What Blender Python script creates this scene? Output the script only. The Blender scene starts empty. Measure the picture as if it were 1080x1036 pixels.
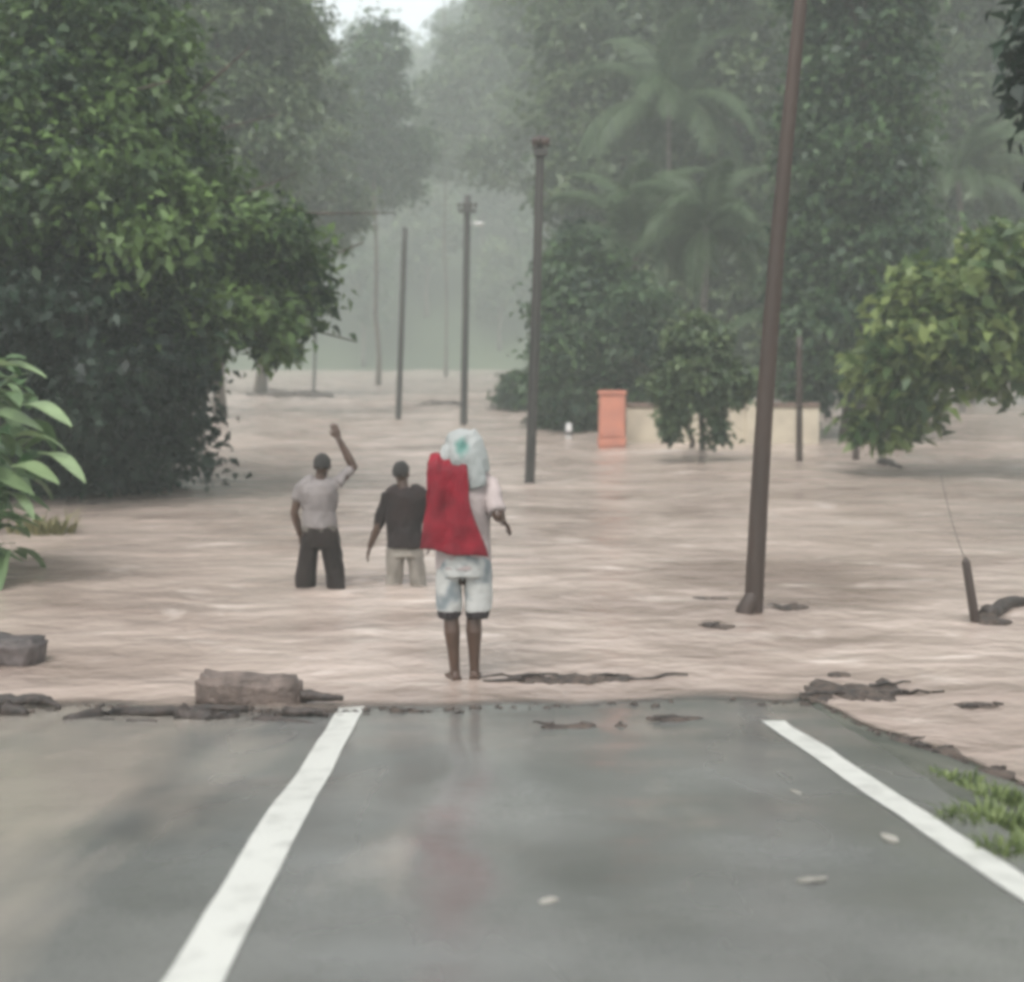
import bpy, bmesh, math, random
import numpy as np
from mathutils import Vector, Matrix

S = bpy.context.scene
COL = S.collection
R = math.radians
PI = math.pi

# ------------------------------------------------------------------ camera, sky, sun, exposure
CAM_Z = 2.3            # height above the flood water
FPX = 1400.0           # focal length in pixels of the 1080 wide photograph
PITCH = math.atan(148 / FPX)
cam = bpy.data.cameras.new('camera')
cam.sensor_width = 36.0
cam.lens = FPX / 1080 * 36.0
cam.clip_start, cam.clip_end = 0.1, 3000
cam.dof.use_dof = True
cam.dof.focus_distance = 9.3
cam.dof.aperture_fstop = 1.3
co = bpy.data.objects.new('camera', cam)
COL.objects.link(co)
co.location = (0, 0, CAM_Z)
co.rotation_euler = (PI / 2 - PITCH, 0, 0)
S.camera = co

SUN_EL, SUN_ROT = R(58), R(200)
w = bpy.data.worlds.new('World')
S.world = w
w.use_nodes = True
nt = w.node_tree
bg = nt.nodes['Background']
sky = nt.nodes.new('ShaderNodeTexSky')
sky.sky_type = 'NISHITA'
sky.sun_disc = False
sky.sun_elevation, sky.sun_rotation = SUN_EL, SUN_ROT
sky.air_density, sky.dust_density = 1.0, 4.0
hs = nt.nodes.new('ShaderNodeHueSaturation')
hs.inputs['Saturation'].default_value = 0.25       # a closed rain cloud deck: hardly any blue
nt.links.new(sky.outputs[0], hs.inputs['Color'])
nt.links.new(hs.outputs[0], bg.inputs['Color'])
bg.inputs['Strength'].default_value = 0.15
sl = bpy.data.lights.new('sun', 'SUN')
sl.energy = 0.55
sl.angle = R(35)
sl.color = (1.0, 0.985, 0.955)
so = bpy.data.objects.new('sun', sl)
COL.objects.link(so)
so.rotation_euler = (PI / 2 - SUN_EL, 0, PI - SUN_ROT)

S.view_settings.view_transform = 'Standard'
S.view_settings.look = 'None'
S.view_settings.gamma = 1
S.view_settings.exposure = 1.17
S.cycles.filter_width = 4.0        # the soft phone-video resolution of the photograph
S.cycles.use_denoising = True
S.cycles.volume_bounces = 2
S.cycles.max_bounces = 6
S.cycles.transparent_max_bounces = 8
S.cycles.volume_step_rate = 4
S.cycles.sample_clamp_indirect = 4

# ------------------------------------------------------------------ helpers
def P(px, py, d):
    """World point seen at photo pixel (px, py), d metres in front of the camera (along world Y)."""
    c, s = math.cos(PITCH), math.sin(PITCH)
    u, v = (px - 540) / FPX, (518 - py) / FPX
    fy, fz = c + v * s, -s + v * c
    k = d / fy
    return Vector((u * k, d, CAM_Z + fz * k))

def W(px, py, z=0.0):
    """Point of the horizontal plane at height z seen at photo pixel (px, py)."""
    c, s = math.cos(PITCH), math.sin(PITCH)
    u, v = (px - 540) / FPX, (518 - py) / FPX
    fy, fz = c + v * s, -s + v * c
    k = (z - CAM_Z) / fz
    return Vector((u * k, fy * k, z))

def hash2(ix, iy, seed):
    h = np.sin(ix * 127.1 + iy * 311.7 + seed * 74.7) * 43758.5453
    return h - np.floor(h)

def vnoise(x, y, seed=0):
    x, y = np.asarray(x, float), np.asarray(y, float)
    ix, iy = np.floor(x), np.floor(y)
    fx, fy = x - ix, y - iy
    fx, fy = fx * fx * (3 - 2 * fx), fy * fy * (3 - 2 * fy)
    a, b = hash2(ix, iy, seed), hash2(ix + 1, iy, seed)
    c, d = hash2(ix, iy + 1, seed), hash2(ix + 1, iy + 1, seed)
    return (a * (1 - fx) + b * fx) * (1 - fy) + (c * (1 - fx) + d * fx) * fy - 0.5

def link(o, parent=None):
    COL.objects.link(o)
    if parent is not None:
        o.parent = parent
    return o

def tag(o, label=None, cat=None, group=None, kind=None):
    if label: o['label'] = label
    if cat: o['category'] = cat
    if group: o['group'] = group
    if kind: o['kind'] = kind
    return o

def empty(name, loc, label, cat, group=None, rz=0.0):
    o = bpy.data.objects.new(name, None)
    o.empty_display_size = 0.2
    o.location = loc
    o.rotation_euler = (0, 0, rz)
    link(o)
    return tag(o, label, cat, group)

def mesh_obj(name, verts, faces, mat, parent=None, smooth=True, loc=None):
    me = bpy.data.meshes.new(name)
    me.from_pydata([tuple(v) for v in verts], [], faces)
    me.materials.append(mat)
    if smooth:
        me.polygons.foreach_set('use_smooth', [True] * len(me.polygons))
    me.update()
    o = bpy.data.objects.new(name, me)
    if loc is not None:
        o.location = loc
    return link(o, parent)

def bm_obj(name, bm, mat, parent=None, smooth=True, loc=None):
    me = bpy.data.meshes.new(name)
    bmesh.ops.recalc_face_normals(bm, faces=bm.faces)
    bm.to_mesh(me)
    bm.free()
    me.materials.append(mat)
    if smooth:
        me.polygons.foreach_set('use_smooth', [True] * len(me.polygons))
    o = bpy.data.objects.new(name, me)
    if loc is not None:
        o.location = loc
    return link(o, parent)

def ring_frame(t):
    t = t.normalized()
    a = Vector((1, 0, 0)) if abs(t.x) < 0.9 else Vector((0, 1, 0))
    u = (a - t * a.dot(t)).normalized()
    return u, t.cross(u)

def tube(bm, pts, rad, seg=10, flat=None):
    """Closed tapered tube through pts; rad is a number or (r along X, r across) per point."""
    pts = [Vector(p) for p in pts]
    rings = []
    for i, p in enumerate(pts):
        t = pts[min(i + 1, len(pts) - 1)] - pts[max(i - 1, 0)]
        u, v = ring_frame(t)
        r = rad[i] if isinstance(rad, (list, tuple)) else rad
        ru, rv = r if isinstance(r, (list, tuple)) else (r, r)
        rings.append([bm.verts.new(p + u * ru * math.cos(2 * PI * k / seg) + v * rv * math.sin(2 * PI * k / seg)) for k in range(seg)])
    for a, b in zip(rings, rings[1:]):
        for k in range(seg):
            bm.faces.new((a[k], a[(k + 1) % seg], b[(k + 1) % seg], b[k]))
    bm.faces.new(rings[0][::-1])
    bm.faces.new(rings[-1])

def ball(bm, c, r, seg=14):
    """Ellipsoid."""
    r = r if isinstance(r, (list, tuple)) else (r, r, r)
    m = Matrix.Translation(Vector(c)) @ Matrix.Diagonal((*r, 1))
    bmesh.ops.create_uvsphere(bm, u_segments=seg, v_segments=max(6, seg * 2 // 3), radius=1, matrix=m)

def box(bm, c, size, rot=None):
    m = Matrix.Translation(Vector(c))
    if rot is not None:
        m = m @ rot
    bmesh.ops.create_cube(bm, size=1, matrix=m @ Matrix.Diagonal((*size, 1)))

def curve_pts(a, b, n, sag=0.0, wob=0.0, rng=None):
    a, b = Vector(a), Vector(b)
    out = []
    for i in range(n + 1):
        t = i / n
        p = a.lerp(b, t)
        p.z -= sag * 4 * t * (1 - t)
        if wob and 0 < i < n:
            p += Vector((rng.uniform(-wob, wob), rng.uniform(-wob, wob), rng.uniform(-wob, wob)))
        out.append(p)
    return out

# ------------------------------------------------------------------ materials
def mat(name, c1, c2=None, rough=0.6, scale=4.0, bump=0.0, bscale=None, spec=0.5, stretch=(1, 1, 1), detail=6, coat=0.0, lo=0.35, hi=0.65):
    m = bpy.data.materials.new(name)
    m.use_nodes = True
    t = m.node_tree
    b = t.nodes['Principled BSDF']
    b.inputs['Roughness'].default_value = rough
    b.inputs['Specular IOR Level'].default_value = spec
    b.inputs['Coat Weight'].default_value = coat
    tc = t.nodes.new('ShaderNodeTexCoord')
    mp = t.nodes.new('ShaderNodeMapping')
    mp.inputs['Scale'].default_value = stretch
    t.links.new(tc.outputs['Object'], mp.inputs[0])
    n = t.nodes.new('ShaderNodeTexNoise')
    n.inputs['Scale'].default_value = scale
    n.inputs['Detail'].default_value = detail
    t.links.new(mp.outputs[0], n.inputs['Vector'])
    r = t.nodes.new('ShaderNodeValToRGB')
    c2 = c2 or tuple(x * 0.7 for x in c1)
    r.color_ramp.elements[0].position, r.color_ramp.elements[1].position = lo, hi
    r.color_ramp.elements[0].color = (*c2, 1)
    r.color_ramp.elements[1].color = (*c1, 1)
    t.links.new(n.outputs['Fac'], r.inputs[0])
    t.links.new(r.outputs[0], b.inputs['Base Color'])
    if bump:
        n2 = t.nodes.new('ShaderNodeTexNoise')
        n2.inputs['Scale'].default_value = bscale or scale * 4
        n2.inputs['Detail'].default_value = 8
        t.links.new(mp.outputs[0], n2.inputs['Vector'])
        bp = t.nodes.new('ShaderNodeBump')
        bp.inputs['Strength'].default_value = bump
        bp.inputs['Distance'].default_value = 0.03
        t.links.new(n2.outputs['Fac'], bp.inputs['Height'])
        t.links.new(bp.outputs[0], b.inputs['Normal'])
    return m

def leaf_mat(name, dark, light, rough=0.45, trans=0.3):
    m = bpy.data.materials.new(name)
    m.use_nodes = True
    t = m.node_tree
    b = t.nodes['Principled BSDF']
    out = t.nodes['Material Output']
    b.inputs['Roughness'].default_value = rough
    b.inputs['Specular IOR Level'].default_value = 0.4
    a = t.nodes.new('ShaderNodeAttribute')
    a.attribute_name = 'tint'
    r = t.nodes.new('ShaderNodeValToRGB')
    r.color_ramp.elements[0].color = (*dark, 1)
    r.color_ramp.elements[1].color = (*light, 1)
    t.links.new(a.outputs['Fac'], r.inputs[0])
    t.links.new(r.outputs[0], b.inputs['Base Color'])
    tr = t.nodes.new('ShaderNodeBsdfTranslucent')
    t.links.new(r.outputs[0], tr.inputs['Color'])
    mx = t.nodes.new('ShaderNodeMixShader')
    mx.inputs[0].default_value = trans
    t.links.new(b.outputs[0], mx.inputs[1])
    t.links.new(tr.outputs[0], mx.inputs[2])
    t.links.new(mx.outputs[0], out.inputs['Surface'])
    return m

M = {}
M['bark'] = mat('bark', (0.10, 0.075, 0.055), (0.045, 0.035, 0.028), 0.75, 5, 0.6, 18, stretch=(1, 1, 0.25))
M['palm_bark'] = mat('palm_bark', (0.16, 0.14, 0.12), (0.08, 0.07, 0.06), 0.75, 6, 0.5, 10, stretch=(0.3, 0.3, 2))
M['leaf_near'] = leaf_mat('leaf_near', (0.007, 0.026, 0.007), (0.135, 0.215, 0.060))
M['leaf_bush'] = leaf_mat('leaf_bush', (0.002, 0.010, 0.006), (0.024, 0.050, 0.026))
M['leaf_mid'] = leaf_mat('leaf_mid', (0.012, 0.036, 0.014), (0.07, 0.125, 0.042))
M['leaf_far'] = leaf_mat('leaf_far', (0.035, 0.06, 0.026), (0.12, 0.165, 0.07))  # lightened so the leaf colour stands in for denser haze
M['leaf_lime'] = leaf_mat('leaf_lime', (0.035, 0.075, 0.018), (0.25, 0.31, 0.10), trans=0.35)
M['leaf_big'] = leaf_mat('leaf_big', (0.03, 0.08, 0.02), (0.27, 0.36, 0.19), 0.35, 0.25)
M['palm_leaf'] = leaf_mat('palm_leaf', (0.018, 0.04, 0.016), (0.075, 0.115, 0.045), 0.6)
M['grass'] = leaf_mat('grass_blades', (0.06, 0.09, 0.03), (0.20, 0.25, 0.09), 0.5, 0.3)
M['dry_grass'] = leaf_mat('dry_grass_blades', (0.10, 0.10, 0.04), (0.24, 0.22, 0.10), 0.6, 0.2)
M['pole_wood'] = mat('pole_wood', (0.060, 0.036, 0.027), (0.028, 0.019, 0.015), 0.6, 3, 0.5, 14, stretch=(1, 1, 0.12))
M['pole_grey'] = mat('pole_grey', (0.045, 0.040, 0.035), (0.022, 0.020, 0.018), 0.6, 3, 0.4, 14, stretch=(1, 1, 0.15))
M['metal'] = mat('galvanised_metal', (0.45, 0.46, 0.46), (0.3, 0.3, 0.3), 0.4, 12)
M['ceramic'] = mat('glazed_ceramic', (0.55, 0.54, 0.5), (0.42, 0.42, 0.4), 0.25, 10)
M['skin'] = mat('skin', (0.075, 0.042, 0.028), (0.055, 0.031, 0.021), 0.42, 9)
M['hair'] = mat('hair', (0.012, 0.010, 0.009), (0.022, 0.018, 0.015), 0.6, 60, 0.8, 90)
M['shirt_grey'] = mat('shirt_grey', (0.215, 0.192, 0.185), (0.135, 0.12, 0.117), 0.85, 3.5, 0.4, 25, lo=0.3, hi=0.7)
M['trousers'] = mat('trousers', (0.016, 0.009, 0.007), (0.009, 0.005, 0.004), 0.9, 6, 0.4, 30)
M['belt'] = mat('waistband', (0.12, 0.105, 0.09), (0.08, 0.07, 0.06), 0.8, 20)
M['shirt_dark'] = mat('shirt_dark', (0.018, 0.009, 0.008), (0.008, 0.005, 0.005), 0.9, 4, 0.4, 25)
M['khaki'] = mat('khaki_cloth', (0.27, 0.245, 0.21), (0.17, 0.15, 0.13), 0.8, 6, 0.4, 30)
M['shirt_white'] = mat('shirt_white', (0.40, 0.335, 0.32), (0.28, 0.24, 0.23), 0.8, 4, 0.3, 25)
M['shorts_pale'] = mat('shorts_pale', (0.42, 0.42, 0.40), (0.17, 0.195, 0.205), 0.8, 4.5, 0.4, 25, detail=2, lo=0.44, hi=0.54)
M['shorts_hem'] = mat('shorts_hem', (0.03, 0.022, 0.024), (0.02, 0.015, 0.016), 0.8, 20)
M['red'] = mat('red_cloth', (0.21, 0.003, 0.014), (0.10, 0.002, 0.008), 0.9, 5, 0.5, 14)
M['scarf'] = mat('scarf_white', (0.30, 0.31, 0.30), (0.22, 0.235, 0.225), 0.6, 5, 0.4, 20)
M['teal'] = mat('scarf_teal', (0.05, 0.16, 0.13), (0.12, 0.22, 0.19), 0.6, 18)
def print_patch(m, c, loc, sc):
    """A faded printed patch on a cloth, placed in the cloth's own coordinates."""
    t = m.node_tree; b = t.nodes['Principled BSDF']; old = b.inputs['Base Color'].links[0].from_socket
    tc = t.nodes.new('ShaderNodeTexCoord'); mp = t.nodes.new('ShaderNodeMapping'); mp.vector_type = 'TEXTURE'
    mp.inputs['Location'].default_value = loc; mp.inputs['Scale'].default_value = sc
    t.links.new(tc.outputs['Object'], mp.inputs[0])
    ln = t.nodes.new('ShaderNodeVectorMath'); ln.operation = 'LENGTH'; t.links.new(mp.outputs[0], ln.inputs[0])
    n = t.nodes.new('ShaderNodeTexNoise'); n.inputs['Scale'].default_value = 22; t.links.new(tc.outputs['Object'], n.inputs['Vector'])
    ad = t.nodes.new('ShaderNodeMath'); ad.operation = 'ADD'; t.links.new(ln.outputs['Value'], ad.inputs[0]); t.links.new(n.outputs['Fac'], ad.inputs[1])
    r = t.nodes.new('ShaderNodeValToRGB'); r.color_ramp.elements[0].position, r.color_ramp.elements[1].position = 1.0, 1.6
    r.color_ramp.elements[0].color = (1, 1, 1, 1); r.color_ramp.elements[1].color = (0, 0, 0, 1)
    mm = t.nodes.new('ShaderNodeMath'); mm.operation = 'MULTIPLY'; mm.inputs[1].default_value = 0.62; t.links.new(ad.outputs[0], mm.inputs[0])
    t.links.new(mm.outputs[0], r.inputs[0]); r.color_ramp.elements[0].position, r.color_ramp.elements[1].position = .62, .95
    mx = t.nodes.new('ShaderNodeMix'); mx.data_type = 'RGBA'; mx.inputs[7].default_value = (*c, 1)
    t.links.new(r.outputs[0], mx.inputs[0]); t.links.new(old, mx.inputs[6]); t.links.new(mx.outputs[2], b.inputs['Base Color'])
print_patch(M['scarf'], (0.07, 0.17, 0.145), (-.005, -.13, 1.615), (.055, .16, .075))
M['stone'] = mat('stone', (0.17, 0.13, 0.11), (0.09, 0.068, 0.058), 0.7, 9, 0.8, 26)
M['stone_dark'] = mat('stone_dark', (0.10, 0.08, 0.075), (0.05, 0.042, 0.04), 0.6, 7, 0.7, 22)
M['debris'] = mat('wet_debris', (0.085, 0.06, 0.045), (0.03, 0.022, 0.018), 0.6, 14, 0.9, 40)
M['twig'] = mat('wet_twig', (0.045, 0.031, 0.025), (0.02, 0.015, 0.012), 0.55, 20, 0.5, 40)
M['orange'] = mat('orange_paint', (0.52, 0.205, 0.135), (0.40, 0.165, 0.12), 0.6, 3, 0.2, 20)
M['cream'] = mat('cream_plaster', (0.50, 0.44, 0.34), (0.40, 0.345, 0.27), 0.8, 2.5, 0.2, 20)
M['coping'] = mat('coping', (0.19, 0.125, 0.095), (0.11, 0.08, 0.065), 0.7, 5, 0.4, 20)
M['white_paint'] = mat('white_paint', (0.5, 0.49, 0.47), (0.4, 0.39, 0.37), 0.6, 8)
M['dead_leaf'] = mat('fallen_leaf', (0.29, 0.275, 0.24), (0.20, 0.185, 0.155), 0.5, 30)

# ------------------------------------------------------------------ setting: ground, road, flood water, hills
EDGE_Y = 8.36
SLOPE = 0.1286
RX0, RX1 = -4.3, 1.93

def road_h(y):
    y = np.asarray(y, float)
    up = np.minimum(SLOPE * (EDGE_Y - y), 1.45)
    flat = np.maximum(-0.10 * (y - EDGE_Y), -0.030 - 0.010 * (y - EDGE_Y - .3))
    deep = -0.048 - 0.20 * (y - 10.5)
    return np.where(y < EDGE_Y, up, np.where(y < 10.5, flat, np.maximum(deep, -1.1)))

def ground_h(x, y):
    x, y = np.asarray(x, float), np.asarray(y, float)
    z = road_h(y)
    calm = np.clip(1.25 - (y - 8.2) / 0.7, 0.25, 1)
    z = z + (0.060 * vnoise(x * 0.75, y * 0.6, 3) + 0.022 * vnoise(x * 2.3, y * 1.6, 4) + 0.010 * vnoise(x * 5.1, y * 4.0, 7)) * calm
    off = np.maximum(0, x - RX1) * 0.25 + np.maximum(0, RX0 - x) * 0.2
    off = off + np.where(off > 0, 0.05 * vnoise(x * 1.7, y * 1.7, 5) + 0.03 * vnoise(x * 5, y * 5, 6), 0)
    return np.maximum(z - off, -1.2)

def grid(name, xs, ys, zf, m, parent=None):
    X, Y = np.meshgrid(xs, ys)
    Z = zf(X, Y)
    nx, ny = len(xs), len(ys)
    v = np.stack([X.ravel(), Y.ravel(), np.asarray(Z).ravel()], 1).astype(np.float32)
    i = (np.arange(ny - 1)[:, None] * nx + np.arange(nx - 1)[None]).ravel()
    f = np.stack([i, i + 1, i + nx + 1, i + nx], 1)
    return fast_mesh(name, v, f, m, parent)

def fast_mesh(name, v, f, m, parent=None, tint=None):
    me = bpy.data.meshes.new(name)
    k = f.shape[1]
    me.vertices.add(len(v)); me.vertices.foreach_set('co', v.astype(np.float32).ravel())
    me.loops.add(f.size); me.loops.foreach_set('vertex_index', f.astype(np.int32).ravel())
    me.polygons.add(len(f))
    me.polygons.foreach_set('loop_start', np.arange(0, f.size, k, dtype=np.int32))
    me.polygons.foreach_set('use_smooth', np.ones(len(f), bool))
    me.update(calc_edges=True)
    if tint is not None:
        a = me.attributes.new('tint', 'FLOAT', 'FACE')
        a.data.foreach_set('value', tint.astype(np.float32))
    me.materials.append(m)
    o = bpy.data.objects.new(name, me)
    return link(o, parent)

def spaced(*segs):
    out = []
    for a, b, n in segs:
        out += list(np.linspace(a, b, n, endpoint=False))
    out.append(segs[-1][1])
    return np.array(out)

# --- materials of the setting
def asphalt_mat():
    m = bpy.data.materials.new('wet_asphalt'); m.use_nodes = True
    t = m.node_tree; L = t.links.new
    b = t.nodes['Principled BSDF']
    tc = t.nodes.new('ShaderNodeTexCoord')
    def noise(scale, detail=5, st=(1, 1, 1)):
        mp = t.nodes.new('ShaderNodeMapping'); mp.inputs['Scale'].default_value = st
        L(tc.outputs['Object'], mp.inputs[0])
        n = t.nodes.new('ShaderNodeTexNoise'); n.inputs['Scale'].default_value = scale; n.inputs['Detail'].default_value = detail
        L(mp.outputs[0], n.inputs['Vector']); return n
    def ramp(src, p0, p1, c0=(0, 0, 0), c1=(1, 1, 1)):
        r = t.nodes.new('ShaderNodeValToRGB')
        r.color_ramp.elements[0].position, r.color_ramp.elements[1].position = p0, p1
        r.color_ramp.elements[0].color, r.color_ramp.elements[1].color = (*c0, 1), (*c1, 1)
        L(src, r.inputs[0]); return r
    base = ramp(noise(0.9, 6).outputs['Fac'], 0.3, 0.7, (0.108, 0.109, 0.103), (0.198, 0.197, 0.187))
    grit = ramp(noise(140, 2).outputs['Fac'], 0.35, 0.7, (0.75, 0.75, 0.75), (1.25, 1.25, 1.25))
    mul = t.nodes.new('ShaderNodeMix'); mul.data_type = 'RGBA'; mul.blend_type = 'MULTIPLY'; mul.inputs['Factor'].default_value = 0.8
    L(base.outputs[0], mul.inputs[6]); L(grit.outputs[0], mul.inputs[7])
    # silt washed over the left lane and the lower end of the road
    sep = t.nodes.new('ShaderNodeSeparateXYZ'); L(tc.outputs['Object'], sep.inputs[0])
    mr = t.nodes.new('ShaderNodeMapRange'); mr.inputs['From Min'].default_value = -0.9; mr.inputs['From Max'].default_value = -1.9
    mr.inputs['To Min'].default_value = -0.27; mr.inputs['To Max'].default_value = 0.11
    L(sep.outputs['X'], mr.inputs['Value'])
    ad = t.nodes.new('ShaderNodeMath'); ad.operation = 'ADD'
    L(noise(1.15, 8, (1.8, 0.5, 1)).outputs['Fac'], ad.inputs[0]); L(mr.outputs[0], ad.inputs[1])
    silt = ramp(ad.outputs[0], 0.36, 0.70)
    mx = t.nodes.new('ShaderNodeMix'); mx.data_type = 'RGBA'
    mx.inputs[7].default_value = (0.33, 0.292, 0.25, 1)
    L(silt.outputs[0], mx.inputs[0]); L(mul.outputs[2], mx.inputs[6])
    L(mx.outputs[2], b.inputs['Base Color'])
    rr = ramp(noise(1.1, 4, (1, 0.45, 1)).outputs['Fac'], 0.35, 0.65, (0.10,) * 3, (0.30,) * 3)
    L(rr.outputs[0], b.inputs['Roughness'])
    b.inputs['Specular IOR Level'].default_value = 0.6
    b.inputs['Coat Weight'].default_value = 0.6      # the film of rain water
    b.inputs['Coat IOR'].default_value = 1.33
    b.inputs['Coat Roughness'].default_value = 0.21
    bp = t.nodes.new('ShaderNodeBump'); bp.inputs['Strength'].default_value = 0.12; bp.inputs['Distance'].default_value = 0.006
    L(noise(70, 4).outputs['Fac'], bp.inputs['Height'])
    bp2 = t.nodes.new('ShaderNodeBump'); bp2.inputs['Strength'].default_value = 0.16; bp2.inputs['Distance'].default_value = 0.03
    L(noise(4, 3).outputs['Fac'], bp2.inputs['Height']); L(bp.outputs[0], bp2.inputs['Normal'])
    L(bp2.outputs[0], b.inputs['Normal'])
    return m

def water_mat():
    m = bpy.data.materials.new('muddy_flood_water'); m.use_nodes = True
    t = m.node_tree; L = t.links.new
    b = t.nodes['Principled BSDF']
    tc = t.nodes.new('ShaderNodeTexCoord')
    def noise(scale, detail, st, rot=0.0, dist=0.0):
        mp = t.nodes.new('ShaderNodeMapping'); mp.inputs['Scale'].default_value = st; mp.inputs['Rotation'].default_value = (0, 0, rot)
        L(tc.outputs['Object'], mp.inputs[0])
        n = t.nodes.new('ShaderNodeTexNoise'); n.inputs['Scale'].default_value = scale; n.inputs['Detail'].default_value = detail
        n.inputs['Distortion'].default_value = dist
        L(mp.outputs[0], n.inputs['Vector']); return n
    r = t.nodes.new('ShaderNodeValToRGB')
    e = r.color_ramp.elements
    e[0].position, e[0].color = 0.30, (0.225, 0.174, 0.146, 1)
    e[1].position, e[1].color = 0.60, (0.385, 0.315, 0.270, 1)
    L(noise(0.42, 7, (0.6, 1.0, 1), 0.12, 1.6).outputs['Fac'], r.inputs[0])
    # foam on the fast water
    f = t.nodes.new('ShaderNodeValToRGB'); f.color_ramp.elements[0].position = 0.58; f.color_ramp.elements[1].position = 0.76
    L(noise(0.9, 10, (0.65, 1.3, 1), 0.14, 1.8).outputs['Fac'], f.inputs[0])
    mx = t.nodes.new('ShaderNodeMix'); mx.data_type = 'RGBA'
    mx.inputs[7].default_value = (0.55, 0.475, 0.42, 1)
    L(f.outputs[0], mx.inputs[0]); L(r.outputs[0], mx.inputs[6])
    L(mx.outputs[2], b.inputs['Base Color'])
    b.inputs['Roughness'].default_value = 0.20
    b.inputs['IOR'].default_value = 1.33
    prev = None
    for sc, st, ds, sg in ((0.9, (0.7, 1.1, 1), 0.30, 0.5), (3.2, (0.75, 1.1, 1), 0.10, 0.55), (12, (0.8, 1.1, 1), 0.014, 0.45)):
        bp = t.nodes.new('ShaderNodeBump'); bp.inputs['Strength'].default_value = sg; bp.inputs['Distance'].default_value = ds
        L(noise(sc, 5, st, 0.06, 0.4).outputs['Fac'], bp.inputs['Height'])
        if prev: L(prev.outputs[0], bp.inputs['Normal'])
        prev = bp
    L(prev.outputs[0], b.inputs['Normal'])
    at = t.nodes.new('ShaderNodeAttribute'); at.attribute_name = 'depth'
    ms = t.nodes.new('ShaderNodeMapRange'); ms.interpolation_type = 'SMOOTHSTEP'
    ms.inputs['From Min'].default_value = -0.004; ms.inputs['From Max'].default_value = 0.026
    L(at.outputs['Fac'], ms.inputs['Value'])
    tr = t.nodes.new('ShaderNodeBsdfTransparent')
    xs = t.nodes.new('ShaderNodeMixShader')
    L(ms.outputs[0], xs.inputs[0]); L(tr.outputs[0], xs.inputs[1]); L(b.outputs[0], xs.inputs[2])
    L(xs.outputs[0], t.nodes['Material Output'].inputs['Surface'])
    return m

M['asphalt'] = asphalt_mat()
M['water'] = water_mat()
M['ground'] = mat('muddy_ground', (0.10, 0.10, 0.078), (0.05, 0.055, 0.042), 0.5, 1.6, 0.9, 9, detail=9)
M['hill'] = mat('hill_ground', (0.055, 0.075, 0.035), (0.03, 0.045, 0.02), 0.9, 0.05, 0.5, 0.4)
M['line'] = mat('road_paint', (0.54, 0.54, 0.50), (0.38, 0.38, 0.35), 0.35, 7, 0.3, 60, lo=0.25, hi=0.50)

# one ground sheet out past the far shore; below the flood beyond the road end
gx = spaced((-420, -60, 18), (-60, -8, 26), (-8, 8, 160), (8, 60, 26), (60, 420, 18))
gy = spaced((-160, -20, 10), (-20, 2, 30), (2, 12, 100), (12, 40, 28), (40, 170, 26), (170, 620, 18))
def sheet_h(X, Y):
    z = ground_h(X, Y)
    on = (X > RX0 + 0.02) & (X < RX1 - 0.02) & (Y < 11.9)
    return z - np.where(on, 0.05, 0)
tag(grid('ground', gx, gy, sheet_h, M['ground']), kind='structure')

rxs = np.linspace(RX0, RX1, 64)
rys = spaced((-40, 0, 60), (0, 12, 150))
def road_z(X, Y):
    X0 = np.clip(X, RX0 + 1e-4, RX1 - 1e-4)
    return ground_h(X0, Y) + 0.004
tag(grid('road', rxs, rys, road_z, M['asphalt']), kind='structure')

def line_strip(name, a, b, w0):
    """Painted line from ground point a to b (x, y), width w0, laid 5 mm over the asphalt."""
    d = Vector((b[0] - a[0], b[1] - a[1])); n = int(d.length / 0.08); d.normalize()
    nn = Vector((-d.y, d.x))
    v, f = [], []
    for i in range(n + 1):
        t = i / n
        c = Vector((a[0] + (b[0] - a[0]) * t, a[1] + (b[1] - a[1]) * t))
        for k, s in enumerate((-0.5, -0.17, 0.17, 0.5)):
            e = 0.0
            if abs(s) == 0.5:
                e = 0.004 * float(vnoise(c.y * 6, s * 9, 8))
            p = c + nn * (w0 * s + e)
            v.append((p.x, p.y, float(road_z(p.x, p.y)) + 0.005))
        if i:
            j = 4 * i
            for k in range(3):
                f.append((j - 4 + k, j - 3 + k, j + k + 1, j + k))
    return tag(mesh_obj(name, v, f, M['line']), kind='structure')

def road_pt(px, py):
    """Where the ray through a photo pixel meets the sloping road."""
    c, s = math.cos(PITCH), math.sin(PITCH)
    u, v = (px - 540) / FPX, (518 - py) / FPX
    fy, fz = c + v * s, -s + v * c
    k = (CAM_Z - SLOPE * EDGE_Y) / (-fz - SLOPE * fy)
    return Vector((u * k, fy * k, CAM_Z + fz * k))

def road_line(name, p0, p1, wd, ext, over=0.02):
    a, b = road_pt(*p0), road_pt(*p1)
    d = b - a
    a2 = a - d * ext
    b2 = b + d * over
    line_strip(name, (a2.x, a2.y), (b2.x, b2.y), wd)
road_line('road_centre_line', (202, 1030), (366, 755), 0.165, 3.0, .08)
road_line('road_edge_line', (1076, 936), (818, 768), 0.14, 5.0)

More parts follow.
